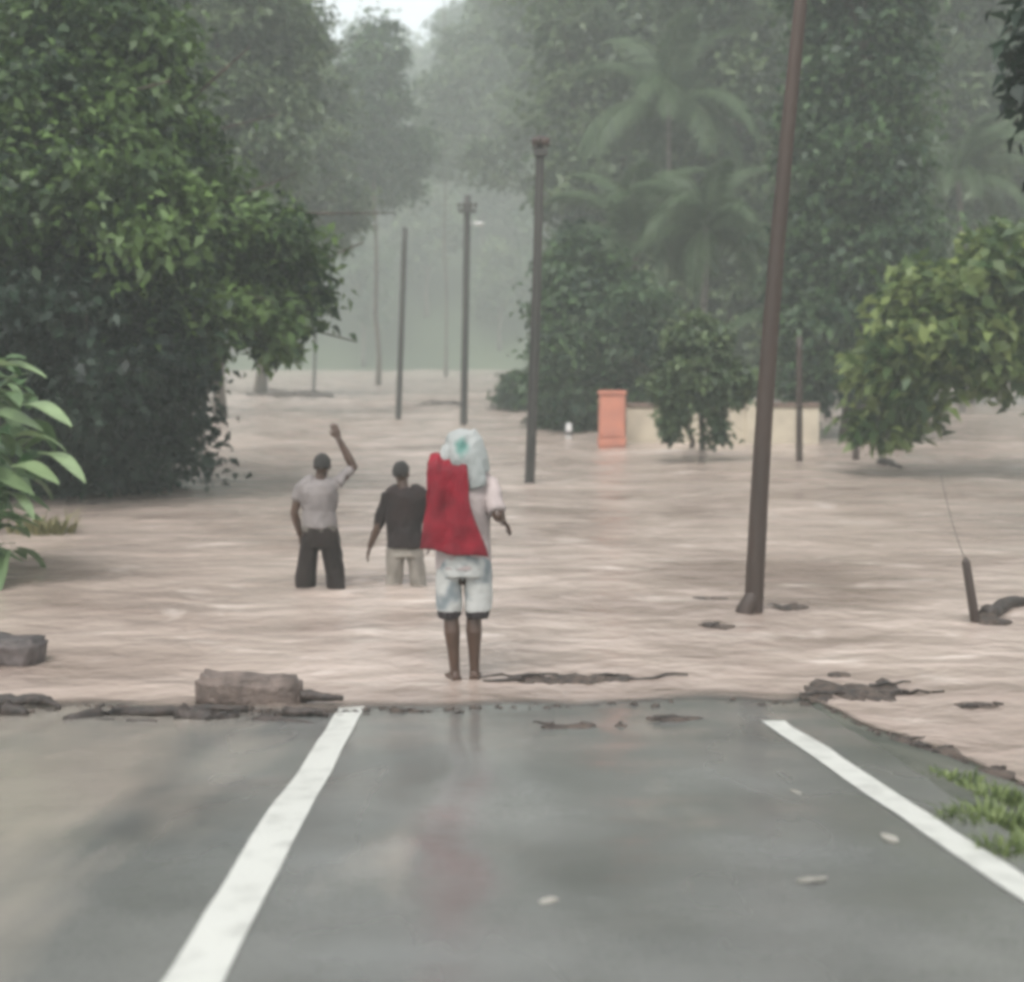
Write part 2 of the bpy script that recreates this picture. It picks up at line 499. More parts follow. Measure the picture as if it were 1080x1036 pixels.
# --- the flood
wx = spaced((-420, -60, 20), (-60, -14, 46), (-14, 14, 200), (14, 60, 46), (60, 420, 20))
wy = spaced((5, 7, 20), (7, 9.6, 70), (9.6, 16, 110), (16, 32, 130), (32, 70, 110), (70, 200, 70))
LEGS = [(-1.995, 12.9), (-1.725, 12.9), (-1.18, 13.1), (-.93, 13.1), (2.14, 11.7), (.31, 22.8), (4.1, 11.3)]
def water_z(X, Y):
    amp = np.clip((Y - 8.9) / 4.0, 0.0, 1.0) * np.where(np.abs(X) < 14, 1, 0.6)
    far = np.clip((Y - 8.9) / 22.0, 0.25, 2.2)
    z = 0.085 * vnoise(X * 0.8 + .3 * Y, Y * 1.5, 11) * far + 0.055 * vnoise(X * 2.0 + 0.5 * Y, Y * 3.2, 12) * np.minimum(far, 1)
    z = z + 0.09 * vnoise(X * 0.24 - .1 * Y, Y * 0.5, 13) * far + 0.012 * vnoise(X * 3.1, Y * 7.0, 14)
    z = z * amp
    for lx, ly in LEGS:                      # the current breaks round legs and posts
        dx, dy = X - lx, Y - ly
        r = np.sqrt(dx * dx * np.where(dx > 0, .35, 1.6) + dy * dy)
        z = z + np.where(r < 1.6, .028 * np.cos(r * 15) * np.exp(-r / .30), 0)
    return z
fw = tag(grid('flood_water', wx, wy, water_z, M['water']), kind='structure')
XX, YY = np.meshgrid(wx, wy)
dep = water_z(XX, YY) - ground_h(XX, YY) - .006
da = fw.data.attributes.new('depth', 'FLOAT', 'POINT')
da.data.foreach_set('value', dep.ravel().astype(np.float32))

# --- wooded hills that close the view
def hill_h(X, Y):
    ridge = 49 + 8 * vnoise(X * 0.012 + 5, Y * 0.0, 21) + 6 * vnoise(X * 0.03, Y * 0.01, 22)
    t = np.clip((Y - 158 - 10 * vnoise(X * 0.03, Y * 0, 23)) / 72.0, 0, 1)
    dip = 1 - 0.24 * np.exp(-((X + 0.105 * Y) / (0.045 * Y + 1)) ** 2)
    return -1.5 + ridge * np.sin(t * PI / 2) * dip
hx = np.linspace(-420, 420, 110)
hy = np.linspace(150, 620, 60)
tag(grid('hills', hx, hy, hill_h, M['hill']), kind='structure')

# ------------------------------------------------------------------ trees
def leaf_cloud(lobes, n_clumps, per, ll, lw, seed, clump_r=0.5, droop=0.35, shell=0.5, updown=0.6):
    """Leaf-sized folded kites gathered in clumps through the volume of the crown's lobes."""
    g = np.random.default_rng(seed)
    lobes = [(np.array(c, float), np.array(r if hasattr(r, '__len__') else (r, r, r), float)) for c, r in lobes]
    wts = np.array([np.prod(r) ** 0.72 for c, r in lobes]); wts /= wts.sum()
    which = g.choice(len(lobes), n_clumps, p=wts)
    C = np.array([lobes[k][0] for k in which]); Rr = np.array([lobes[k][1] for k in which])
    d = g.normal(size=(n_clumps, 3)); d /= np.linalg.norm(d, axis=1)[:, None]
    rad = shell + (1.05 - shell) * g.random(n_clumps) ** 0.7 + np.where(g.random(n_clumps) < .16, .22 * g.random(n_clumps), 0)
    cc = C + d * Rr * rad[:, None]
    ctint = np.clip(0.40 + 0.33 * g.normal(size=n_clumps) + 0.12 * d[:, 2], 0, 1)
    csize = clump_r * (0.55 + 0.9 * g.random(n_clumps))
    n = n_clumps * per
    idx = np.repeat(np.arange(n_clumps), per)
    off = g.normal(size=(n, 3)) * csize[idx][:, None] * np.array([0.62, 0.62, 0.42])
    pos = cc[idx] + off
    out = d[idx]
    nor = out * 0.5 + np.array([0, 0, updown]) + g.normal(size=(n, 3)) * 0.55
    nor /= np.linalg.norm(nor, axis=1)[:, None]
    ax = g.normal(size=(n, 3)) + out * 0.6 - np.array([0, 0, droop])
    ax -= nor * np.sum(ax * nor, 1)[:, None]
    ax /= np.linalg.norm(ax, axis=1)[:, None] + 1e-9
    sd = np.cross(nor, ax)
    s = 0.65 + 0.7 * g.random(n)
    a = ax * (ll * s)[:, None]; b = sd * (lw * s * 0.5)[:, None]; u = nor * (lw * s * 0.22)[:, None]
    tip = a - nor * (ll * s * 0.18)[:, None]
    V = np.stack([pos, pos + a * 0.45 + b + u, pos + tip, pos + a * 0.45 - b + u], 1).reshape(-1, 3)
    F = np.arange(n * 4).reshape(n, 4)
    tint = np.clip(ctint[idx] + 0.13 * g.normal(size=n), 0, 1)
    return V, F, tint

def trunk_bm(base, top, r0, r1, limbs, rng, wob=0.12, stems=()):
    bm = bmesh.new()
    base, top = Vector(base), Vector(top)
    n = 8
    pts = curve_pts(base, top, n, 0, wob, rng)
    rad = [r0 * (1.5 if i == 0 else 1) * (1 - i / n) + r1 * i / n for i in range(n + 1)]
    tube(bm, pts, rad, 10)
    for e in limbs:
        e = Vector(e)
        k = rng.uniform(0.4, 0.95)
        j = int(k * n)
        st = pts[j]
        r = rad[j] * 0.6
        mid = st.lerp(e, 0.5) + Vector((rng.uniform(-.1, .1), rng.uniform(-.1, .1), 0.12)) * (e - st).length
        q = [st, st.lerp(mid, 0.5) + Vector((0, 0, 0.04)), mid, mid.lerp(e, 0.5), e]
        tube(bm, q, [r, r * .8, r * .6, r * .42, r * .2], 7)
        for h in range(3):
            s2 = q[2 + h % 2]
            e2 = e + Vector((rng.uniform(-1, 1), rng.uniform(-1, 1), rng.uniform(-.5, .8))) * (e - st).length * 0.35
            tube(bm, [s2, s2.lerp(e2, .5) + Vector((0, 0, .06)), e2], [r * .4, r * .25, r * .08], 5)
    return bm

def tree(name, base, top, r0, lobes, leaf, label, cat='tree', group=None, n_clumps=300, per=60, ll=0.2, lw=0.1,
         seed=1, clump_r=0.45, droop=0.35, shell=0.5, r1=None, bark='bark'):
    """lobes in world space; trunk from base to top."""
    rng = random.Random(seed)
    base = Vector(base)
    t = empty(name, base, label, cat, group)
    lb = [(np.array(c) - np.array(base), r) for c, r in lobes]
    limbs = [c for c, r in lb]
    bm_obj('trunk', trunk_bm((0, 0, 0), Vector(top) - base, r0, r1 or r0 * 0.3, limbs, rng), M[bark], t)
    V, F, ti = leaf_cloud(lb, n_clumps, per, ll, lw, seed, clump_r, droop, shell)
    fast_mesh('crown', V, F, M[leaf], t, ti)
    return t

def lobes_px(items, d):
    """Crown lobes given as (x, y, rx, ry, depth offset) in photo pixels at distance d."""
    out = []
    for x, y, rx, ry, dd in items:
        c = P(x, y, d + dd)
        k = (d + dd) / FPX
        out.append((tuple(c), (rx * k, 0.5 * (rx + ry) * k, ry * k)))
    return out

# the big dark broadleaf at the left
D = 21.0
lb = lobes_px([(40, 60, 110, 80, 0), (-90, 150, 120, 130, 1), (60, 190, 120, 110, -1), (150, 120, 75, 70, .5), (130, 235, 100, 70, -1.2),
               (235, 260, 75, 60, .3), (275, 300, 50, 56, 1.0), (255, 345, 75, 42, .3), (180, 335, 60, 55, -.6),
               (300, 250, 20, 26, .8), (312, 335, 20, 24, 1.2), (185, 190, 50, 45, 1.2), (60, -40, 110, 60, 1), (120, 30, 60, 45, 0)], D)
tree('broadleaf_tree', W(60, 505, -0.9) + Vector((0, .4, 0)), P(70, 120, D), 0.34, lb, 'leaf_near',
     'big dark green broadleaf tree overhanging the flood at the left edge', n_clumps=700, per=90, ll=0.20, lw=0.11, seed=5, clump_r=0.36, shell=0.5)
# added tree before its lower half, the hollow's shade put into leaf colour
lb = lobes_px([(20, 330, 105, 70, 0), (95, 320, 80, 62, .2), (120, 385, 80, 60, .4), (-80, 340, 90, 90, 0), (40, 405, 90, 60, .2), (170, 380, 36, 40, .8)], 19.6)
tree('dark_infill_tree', W(20, 520, -0.9), P(30, 330, 19.6), 0.16, lb, 'leaf_bush', 'small dark tree added for the shaded hollow below the bright crown at the left edge',
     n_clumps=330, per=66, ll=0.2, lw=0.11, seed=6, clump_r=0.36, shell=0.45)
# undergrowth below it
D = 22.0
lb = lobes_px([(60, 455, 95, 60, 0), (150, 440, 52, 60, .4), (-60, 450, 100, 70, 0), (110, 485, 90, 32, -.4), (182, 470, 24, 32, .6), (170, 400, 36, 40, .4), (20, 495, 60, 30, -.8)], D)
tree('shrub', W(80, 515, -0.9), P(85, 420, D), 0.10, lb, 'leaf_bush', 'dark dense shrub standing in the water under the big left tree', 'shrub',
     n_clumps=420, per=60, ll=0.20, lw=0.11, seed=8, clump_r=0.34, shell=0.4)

# hazy trees behind the left tree
def simple_tree(px, base_y, d, items, label, leaf='leaf_mid', seed=1, name='broadleaf_tree', n=200, per=60, ll=0.34, lw=0.18, r0=0.22, clump_r=0.6, group=None, lean=0, shell=.5, droop=.35):
    b = P(px, 370, d); b.z = -0.9
    lb = lobes_px(items, d)
    zt = max(c[2] for c, r in lb)
    top = Vector((P(px + lean, 370, d).x, d, zt))
    return tree(name, b, top, r0, lb, leaf, label, 'tree', group, n, per, ll, lw, seed, clump_r, droop, shell)

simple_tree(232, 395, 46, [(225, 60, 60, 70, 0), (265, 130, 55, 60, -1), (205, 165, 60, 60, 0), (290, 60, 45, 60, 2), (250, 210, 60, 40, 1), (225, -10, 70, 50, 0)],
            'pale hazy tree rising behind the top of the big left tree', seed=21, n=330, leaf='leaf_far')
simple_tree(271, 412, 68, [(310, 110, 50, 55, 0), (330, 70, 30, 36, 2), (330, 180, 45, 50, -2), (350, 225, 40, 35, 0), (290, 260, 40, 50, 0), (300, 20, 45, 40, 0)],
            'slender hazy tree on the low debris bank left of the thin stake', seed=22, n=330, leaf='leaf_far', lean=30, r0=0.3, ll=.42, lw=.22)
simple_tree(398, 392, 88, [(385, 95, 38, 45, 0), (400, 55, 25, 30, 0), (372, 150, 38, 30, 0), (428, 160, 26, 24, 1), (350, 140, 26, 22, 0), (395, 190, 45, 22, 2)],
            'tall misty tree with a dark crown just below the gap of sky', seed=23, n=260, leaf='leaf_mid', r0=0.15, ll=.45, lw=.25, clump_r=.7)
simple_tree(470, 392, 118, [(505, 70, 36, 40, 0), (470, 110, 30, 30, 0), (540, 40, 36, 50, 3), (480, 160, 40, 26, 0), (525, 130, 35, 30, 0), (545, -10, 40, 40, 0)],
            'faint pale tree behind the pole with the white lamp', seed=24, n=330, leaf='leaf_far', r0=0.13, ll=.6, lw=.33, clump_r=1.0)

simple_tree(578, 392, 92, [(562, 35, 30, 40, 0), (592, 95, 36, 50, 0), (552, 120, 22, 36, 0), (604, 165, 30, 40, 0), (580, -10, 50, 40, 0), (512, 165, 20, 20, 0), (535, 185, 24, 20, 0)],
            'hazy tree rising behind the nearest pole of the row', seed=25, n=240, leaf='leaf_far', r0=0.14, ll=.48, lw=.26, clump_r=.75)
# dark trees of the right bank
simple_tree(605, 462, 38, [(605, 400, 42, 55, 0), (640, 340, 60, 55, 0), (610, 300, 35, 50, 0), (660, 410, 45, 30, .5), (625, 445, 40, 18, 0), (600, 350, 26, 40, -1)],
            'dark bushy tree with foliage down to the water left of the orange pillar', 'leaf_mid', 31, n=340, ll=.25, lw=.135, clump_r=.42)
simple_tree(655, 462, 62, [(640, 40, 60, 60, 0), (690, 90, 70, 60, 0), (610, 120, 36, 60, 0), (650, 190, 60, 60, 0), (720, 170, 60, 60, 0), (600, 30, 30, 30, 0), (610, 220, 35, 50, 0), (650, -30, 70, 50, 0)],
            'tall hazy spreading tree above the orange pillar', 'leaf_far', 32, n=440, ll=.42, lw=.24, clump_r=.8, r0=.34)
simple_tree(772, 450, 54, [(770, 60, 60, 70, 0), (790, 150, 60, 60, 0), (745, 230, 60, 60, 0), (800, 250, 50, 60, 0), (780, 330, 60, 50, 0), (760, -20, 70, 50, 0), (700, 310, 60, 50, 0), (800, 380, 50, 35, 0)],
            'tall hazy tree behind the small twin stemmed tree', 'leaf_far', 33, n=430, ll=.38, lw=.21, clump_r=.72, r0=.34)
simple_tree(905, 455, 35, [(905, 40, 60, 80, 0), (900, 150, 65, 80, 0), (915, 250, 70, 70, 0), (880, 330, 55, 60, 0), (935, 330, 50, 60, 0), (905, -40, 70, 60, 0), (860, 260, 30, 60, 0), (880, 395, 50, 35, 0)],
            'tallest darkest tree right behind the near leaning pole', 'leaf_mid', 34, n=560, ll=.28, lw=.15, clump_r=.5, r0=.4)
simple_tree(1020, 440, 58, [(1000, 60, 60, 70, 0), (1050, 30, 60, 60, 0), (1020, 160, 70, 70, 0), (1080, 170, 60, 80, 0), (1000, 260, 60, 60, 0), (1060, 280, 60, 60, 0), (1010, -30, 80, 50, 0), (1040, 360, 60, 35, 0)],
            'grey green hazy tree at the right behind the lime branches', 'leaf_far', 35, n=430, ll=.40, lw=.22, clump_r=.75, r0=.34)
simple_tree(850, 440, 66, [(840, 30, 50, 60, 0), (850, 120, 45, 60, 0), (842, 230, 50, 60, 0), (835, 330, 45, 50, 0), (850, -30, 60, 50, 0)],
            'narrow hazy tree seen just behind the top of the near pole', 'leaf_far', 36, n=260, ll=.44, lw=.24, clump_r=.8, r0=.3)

# small twin stemmed tree in the flood
D = 27.5
b = W(728, 487, -0.5)
lb = lobes_px([(735, 358, 26, 22, 0), (740, 392, 36, 24, 0), (765, 405, 26, 16, 0), (712, 410, 18, 16, 0), (708, 444, 7, 14, 0), (760, 444, 8, 16, 0), (738, 425, 20, 8, 0)], D)
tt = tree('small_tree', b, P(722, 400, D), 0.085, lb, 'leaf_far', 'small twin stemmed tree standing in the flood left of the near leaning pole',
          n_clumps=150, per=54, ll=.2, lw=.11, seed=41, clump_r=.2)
bm = bmesh.new()
q = [W(740, 487, -0.5) - b, P(741, 455, D) - b, P(738, 430, D) - b, P(745, 395, D) - b]
tube(bm, q, [.085, .065, .055, .03], 8)
bm_obj('trunk', bm, M['bark'], tt)

# lime green leafy tree at the right, leaning over the water
D = 24.0
lb = lobes_px([(985, 305, 40, 26, 0), (1040, 300, 46, 32, 0), (1090, 330, 60, 56, .5), (950, 350, 24, 24, 0), (1010, 355, 46, 30, -.4), (932, 405, 24, 30, .4),
               (965, 400, 28, 24, 0), (930, 445, 22, 20, .6), (955, 440, 16, 18, .4), (1060, 375, 46, 28, 0), (1055, 258, 26, 16, 0), (1100, 280, 40, 40, 0)], D)
tree('leafy_tree', W(936, 492, -0.6), P(1010, 340, D), 0.09, lb, 'leaf_lime', 'lime green big leaved tree leaning in from the right edge over the water',
     n_clumps=225, per=46, ll=.30, lw=.17, seed=42, clump_r=.36, shell=.4)
# overhanging branch at the top right corner
D = 15.0
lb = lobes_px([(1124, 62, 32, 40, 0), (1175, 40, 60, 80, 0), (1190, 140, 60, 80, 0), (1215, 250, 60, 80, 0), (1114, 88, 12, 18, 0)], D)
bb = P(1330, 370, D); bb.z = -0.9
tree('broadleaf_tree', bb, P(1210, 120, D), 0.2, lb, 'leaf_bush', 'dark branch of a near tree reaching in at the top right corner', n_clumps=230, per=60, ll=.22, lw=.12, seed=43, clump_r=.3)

# coconut palms among the right bank trees
def frond_mesh(seed, L=3.6):
    g = random.Random(seed)
    V, F, T = [], [], []
    n = 34
    pts = []
    for i in range(n + 1):
        t = i / n
        ang = 0.75 - 1.9 * t ** 1.15
        if i == 0: p = Vector((0, 0, 0))
        else: p = pts[-1] + Vector((math.cos(ang), 0, math.sin(ang))) * (L / n)
        pts.append(p)
    def quad(a, b, c, d, t):
        k = len(V); V.extend([a, b, c, d]); F.append((k, k + 1, k + 2, k + 3)); T.append(t)
    for i in range(n):
        w0, w1 = 0.035 * (1 - i / n) + .006, 0.035 * (1 - (i + 1) / n) + .006
        quad(pts[i] + Vector((0, -w0, 0)), pts[i + 1] + Vector((0, -w1, 0)), pts[i + 1] + Vector((0, w1, 0)), pts[i] + Vector((0, w0, 0)), 0.9)
        quad(pts[i] + Vector((0, 0, -w0)), pts[i + 1] + Vector((0, 0, -w1)), pts[i + 1] + Vector((0, 0, w1)), pts[i] + Vector((0, 0, w0)), 0.8)
        if i < 3: continue
        t = i / n
        ln = 0.85 * math.sin(PI * min(1, .18 + .8 * t)) ** .7 + .12
        fw = (pts[i + 1] - pts[i]).normalized()
        for s in (-1, 1):
            for h in (0, .5):
                o = pts[i].lerp(pts[i + 1], h)
                dr = (Vector((0, s, 0)) * .75 + fw * .55 + Vector((0, 0, -.55 - .3 * g.random()))).normalized()
                e = o + dr * ln * g.uniform(.85, 1.1)
                m_ = o.lerp(e, .45) + Vector((0, 0, .05))
                wd = fw * .035
                quad(o, m_ + wd, e, m_ - wd, g.uniform(.2, .8))
    return np.array([tuple(v) for v in V]), np.array(F), np.array(T)

PF = []
def palm(px, py, d, label, seed, L=3.6, nf=20):
    g = random.Random(seed)
    c = P(px, py, d)
    base = Vector((c.x + g.uniform(-.8, .8), d + .5, -0.9))
    t = empty('coconut_palm', base, label, 'palm', 'palms among the right bank trees')
    bm = bmesh.new()
    top = c - base
    q = [Vector((0, 0, 0)).lerp(top, i / 10) + Vector((math.sin(i / 10 * PI) * .25, 0, 0)) for i in range(11)]
    tube(bm, q, [.2 if i == 0 else .14 - .004 * i for i in range(11)], 10)
    bm_obj('trunk', bm, M['palm_bark'], t)
    if not PF:
        for k in range(3):
            o = fast_mesh('frond', *(lambda v, f, ti: (v, f, M['palm_leaf'], None, ti))(*frond_mesh(60 + k)))
            PF.append(o.data); bpy.data.objects.remove(o)
    for k in range(nf):
        o = bpy.data.objects.new('frond', PF[k % 3])
        link(o, t)
        o.location = top
        lift = g.uniform(-.75, .65) if k > 3 else .9
        o.rotation_euler = (g.uniform(-.25, .25), -lift, k * 2.39996 + g.uniform(-.2, .2))
        o.scale = (L / 3.6,) * 3
    return t
palm(668, 250, 45, 'coconut palm above the orange pillar, its fronds arching low', 71, 3.8)
palm(745, 240, 42, 'coconut palm above the small twin stemmed tree', 72, 3.2)
palm(705, 110, 52, 'tallest coconut palm with long fronds right of the middle', 73, 4.8)
palm(1010, 190, 48, 'coconut palm at the right edge above the lime green tree', 74, 3.4)
palm(850, 350, 38, 'short coconut palm behind the near leaning pole', 75, 2.6)

# far wood on the hills: individual trees from five kinds
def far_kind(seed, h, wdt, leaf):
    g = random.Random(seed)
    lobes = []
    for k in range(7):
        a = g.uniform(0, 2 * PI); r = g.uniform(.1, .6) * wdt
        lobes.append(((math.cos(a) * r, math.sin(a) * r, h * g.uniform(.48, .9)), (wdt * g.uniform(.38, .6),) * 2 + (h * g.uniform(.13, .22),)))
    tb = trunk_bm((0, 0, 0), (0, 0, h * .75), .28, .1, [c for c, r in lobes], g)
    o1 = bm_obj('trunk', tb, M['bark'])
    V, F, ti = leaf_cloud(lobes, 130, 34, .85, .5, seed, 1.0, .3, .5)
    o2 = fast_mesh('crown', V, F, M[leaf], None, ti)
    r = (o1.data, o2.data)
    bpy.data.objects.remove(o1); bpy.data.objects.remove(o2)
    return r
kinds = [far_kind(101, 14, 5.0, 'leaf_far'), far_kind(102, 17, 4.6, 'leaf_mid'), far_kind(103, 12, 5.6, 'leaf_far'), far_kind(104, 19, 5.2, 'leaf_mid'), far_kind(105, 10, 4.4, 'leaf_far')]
g = random.Random(9)
def far_tree(x, y, z, s, k):
    t = empty('hillside_tree', (x, y, z), 'misty tree of the far wooded hillside, one among many alike', 'tree', 'trees of the far wooded hillside', g.uniform(0, 6.28))
    t.scale = (s, s, s * g.uniform(.9, 1.1))
    for nm, me in zip(('trunk', 'crown'), kinds[k % 5]):
        link(bpy.data.objects.new(nm, me), t)
for row, (y0, n, sp) in enumerate(((162, 22, 8), (171, 22, 8.3), (181, 22, 8.8), (192, 22, 9.4), (204, 22, 10), (217, 22, 10.8), (232, 20, 12))):
    for i in range(n):
        x = (i - (n - 1) / 2) * sp + g.uniform(-.4, .4) * sp
        if abs(x) > y0 * 0.46: continue
        y = y0 + g.uniform(-4, 4)
        far_tree(x, y, float(hill_h(x, y)) - .3, g.uniform(.78, 1.06), g.randrange(5))

# low plants
def blades(name, base, n, spread, h, wd, m, seed, label, cat, lean=.5, group=None):
    g = np.random.default_rng(seed)
    V, F, T = [], [], []
    for i in range(n):
        r = spread * math.sqrt(g.random()); a = g.random() * 2 * PI
        p = np.array([math.cos(a) * r, math.sin(a) * r * .7, 0])
        d = np.array([math.cos(a), math.sin(a), 0]) * lean * g.random() + g.normal(size=3) * .18
        hh = h * (.5 + .7 * g.random())
        u = np.array([-math.sin(a + g.normal() * .6), math.cos(a), 0]) * wd * .5
        k = len(V)
        m1 = p + d * hh * .35 + np.array([0, 0, hh * .62])
        m2 = p + d * hh * 1.0 + np.array([0, 0, hh * (.95 - .3 * g.random())])
        V += [p - u, p + u, m1 + u * .8, m1 - u * .8, m2 + u * .1, m2 - u * .1]
        F += [(k, k + 1, k + 2, k + 3), (k + 3, k + 2, k + 4, k + 5)]
        t = g.random(); T += [t, t]
    o = fast_mesh(name, np.array(V), np.array(F), M[m], None, np.array(T))
    o.location = base
    return tag(o, label, cat, group)

def verge_pt(px, py):
    c, s = math.cos(PITCH), math.sin(PITCH)
    u, v = (px - 540) / FPX, (518 - py) / FPX
    d = np.array([u, c + v * s, -s + v * c])
    for k in np.arange(2, 40, .01):
        p = np.array([0, 0, CAM_Z]) + d * k
        if p[2] < float(ground_h(p[0], p[1])): return Vector(p)
    return Vector(p)
for i, (px, py, sp, h, lab) in enumerate(((1052, 868, .24, .08, 'bright green grass clump on the right verge beside the edge line'),
                                       (1088, 858, .26, .10, 'bright green grass clump at the right frame edge'),
                                       (1030, 838, .20, .06, 'low grass tuft on the verge nearest the flood'),
                                       (1078, 900, .16, .08, 'grass clump on the verge nearest the camera'),
                                       (1000, 822, .16, .05, 'mossy grass patch between the edge line and the dark shoreline clump'),
                                       (1062, 818, .22, .05, 'thin grass fringe along the right shoreline'))):
    p = verge_pt(px, py)
    blades('grass_clump', p - Vector((0, 0, .02)), 420 if i < 2 else 200, sp, h, .014, 'grass', 200 + i, lab, 'grass', .8, 'grass clumps on the right verge')
blades('grass_tuft', W(45, 566, -.05), 150, .4, .30, .04, 'dry_grass', 210, 'yellowish grass tuft in the water below the dark shrub', 'grass', .7)

# big leaved plant at the left edge
def big_leaf(L, Wd, seed):
    g = random.Random(seed)
    n = 8
    V, F = [], []
    for i in range(n + 1):
        t = i / n
        w_ = Wd * .5 * (math.sin(PI * min(1, t * .93 + .05)) ** .75) + .004
        z = .12 * L * math.sin(t * PI * .6) - .32 * L * t * t
        for s in (-1, -.5, 0, .5, 1):
            V.append((t * L, s * w_, z + abs(s) * w_ * .28 + .01 * math.sin(9 * t + s * 3 + seed)))
        if i:
            j = 5 * i
            for k in range(4): F.append((j - 5 + k, j - 4 + k, j + k + 1, j + k))
    return np.array(V), np.array(F)
pl = empty('big_leaved_plant', W(-25, 600, -.4), 'bright green long leaved plant jutting in at the left frame edge', 'plant')
g2 = random.Random(77)
bm = bmesh.new()
for k in range(7):
    tube(bm, [(g2.uniform(-.2, .2), g2.uniform(-.2, .2), 0), (g2.uniform(-.3, .3), g2.uniform(-.3, .3), .9), (g2.uniform(-.5, .5), g2.uniform(-.4, .4), 1.9)], [.03, .024, .014], 7)
bm_obj('stem', bm, M['bark'], pl)
V0, F0 = big_leaf(.60, .22, 1)
def plant_leaf(pos, yaw, pit, s, tint):
    o = fast_mesh('leaf', V0 * s, F0, M['leaf_big'], pl, np.full(len(F0), tint) + np.random.default_rng(int(pos[0] * 1000) % 999).normal(size=len(F0)) * .05)
    o.location = Vector(pos) - pl.location
    o.rotation_euler = (g2.uniform(-.3, .3), pit, yaw)
dq = 13.4
for px, py, yaw, pit, s, ti in ((-20, 390, 0, -.1, 1.15, .95), (20, 428, -.1, .12, 1.0, .98), (40, 478, -.15, .25, 1.0, 1.0), (15, 460, .1, .05, .9, .9), (12, 492, -.1, .1, .9, .85),
                                (5, 520, -.3, .3, .8, .8), (-25, 440, .1, .0, 1.1, .7), (-30, 500, 0, .1, 1.1, .6)):
    plant_leaf(P(px, py, dq - .6), yaw - .25, pit, s, ti)
for k in range(120):
    px, py = g2.gauss(-6, 22), g2.uniform(385, 588)
    if py > 540: px = min(px, 12)
    if px > 36: px = 20
    plant_leaf(P(px, py, dq + g2.uniform(-.7, .9)), g2.uniform(0, 6.28), g2.uniform(-.5, .6), g2.uniform(.5, .95), g2.uniform(.0, .5))

# ------------------------------------------------------------------ utility poles
def pole(base_px, base_py, top_px, top_py, r0, r1, label, m='pole_grey', deep=.8, bend=0.0, d=None, arm=None, lamp=False, name='utility_pole'):
    a = W(base_px, base_py)
    b = P(top_px, top_py, a.y)
    t = empty(name, a - Vector((0, 0, deep)), label, 'utility pole' if name == 'utility_pole' else 'stake', 'utility poles along the drowned road' if name == 'utility_pole' else None)
    L = t.location
    st = a - (b - a) * (deep / (b - a).z)
    bm = bmesh.new()
    n = 12
    pts = []
    for i in range(n + 1):
        k = i / n
        p = st.lerp(b, k); p.x += bend * math.sin(k * PI)
        pts.append(p - L)
    tube(bm, pts, [r0 + (r1 - r0) * i / n for i in range(n + 1)], 14)
    bm_obj('shaft', bm, M[m], t)
    tb = b - L
    if arm:
        z, hw = arm
        bm = bmesh.new(); box(bm, tb + Vector((0, -r1 - .04, -z)), (hw * 2, .09, .11))
        bmesh.ops.bevel(bm, geom=bm.edges[:], offset=.012, segments=1, affect='EDGES')
        bm_obj('crossarm', bm, M['pole_grey'], t, smooth=False)
        for s in (-1, -.45, .45, 1):
            bm = bmesh.new()
            c = tb + Vector((s * hw * .92, -r1 - .04, -z + .055))
            tube(bm, [c, c + Vector((0, 0, .06)), c + Vector((0, 0, .09)), c + Vector((0, 0, .17)), c + Vector((0, 0, .2))], [.015, .016, .045, .05, .02], 10)
            bm_obj('insulator', bm, M['pole_wood'], t)
    if lamp:
        bm = bmesh.new()
        c = tb + Vector((0, 0, -.9))
        tube(bm, [c, c + Vector((.15, -.1, .06)), c + Vector((.3, -.16, .02))], .025, 8)
        br = bm_obj('bracket', bm, M['metal'], t)
        bm = bmesh.new()
        ball(bm, c + Vector((.36, -.18, 0)), (.17, .10, .065), 14)
        bm_obj('lamp_head', bm, M['ceramic'], br)
    return t
pn = pole(797, 645, 851, -60, .090, .052, 'near tall brown wooden pole leaning right across the right half of the picture', 'pole_wood', .7, -.06)
bm = bmesh.new()
q = W(786, 646) - pn.location
tube(bm, [q + Vector((-.03, 0, -.4)), q + Vector((0, 0, .02)), q + Vector((.05, .01, .12)), q + Vector((.10, .02, .24))], [.10, .085, .07, .03], 10)
bm_obj('stump_brace', bm, M['pole_wood'], pn)
pole(558, 511, 570, 143, .090, .075, 'dark pole right of the three people, nearest of the row', 'pole_grey', .9, .02, arm=(.30, .12))
pole(489, 447, 493, 206, .115, .10, 'dark pole with a small white lamp above the front person', 'pole_grey', .9, 0, arm=(.5, .28), lamp=True)
pole(420, 444, 427, 240, .10, .082, 'slim grey pole behind the wading men, farthest left of the row', 'pole_grey', .9)
pole(843, 488, 843, 355, .075, .06, 'short brown post in the flood just right of the near pole', 'pole_wood', .8, name='wooden_post')
pole(331, 412, 333, 350, .10, .08, 'thin stake standing on the far debris bank at the left', 'pole_grey', .8, name='wooden_stake')

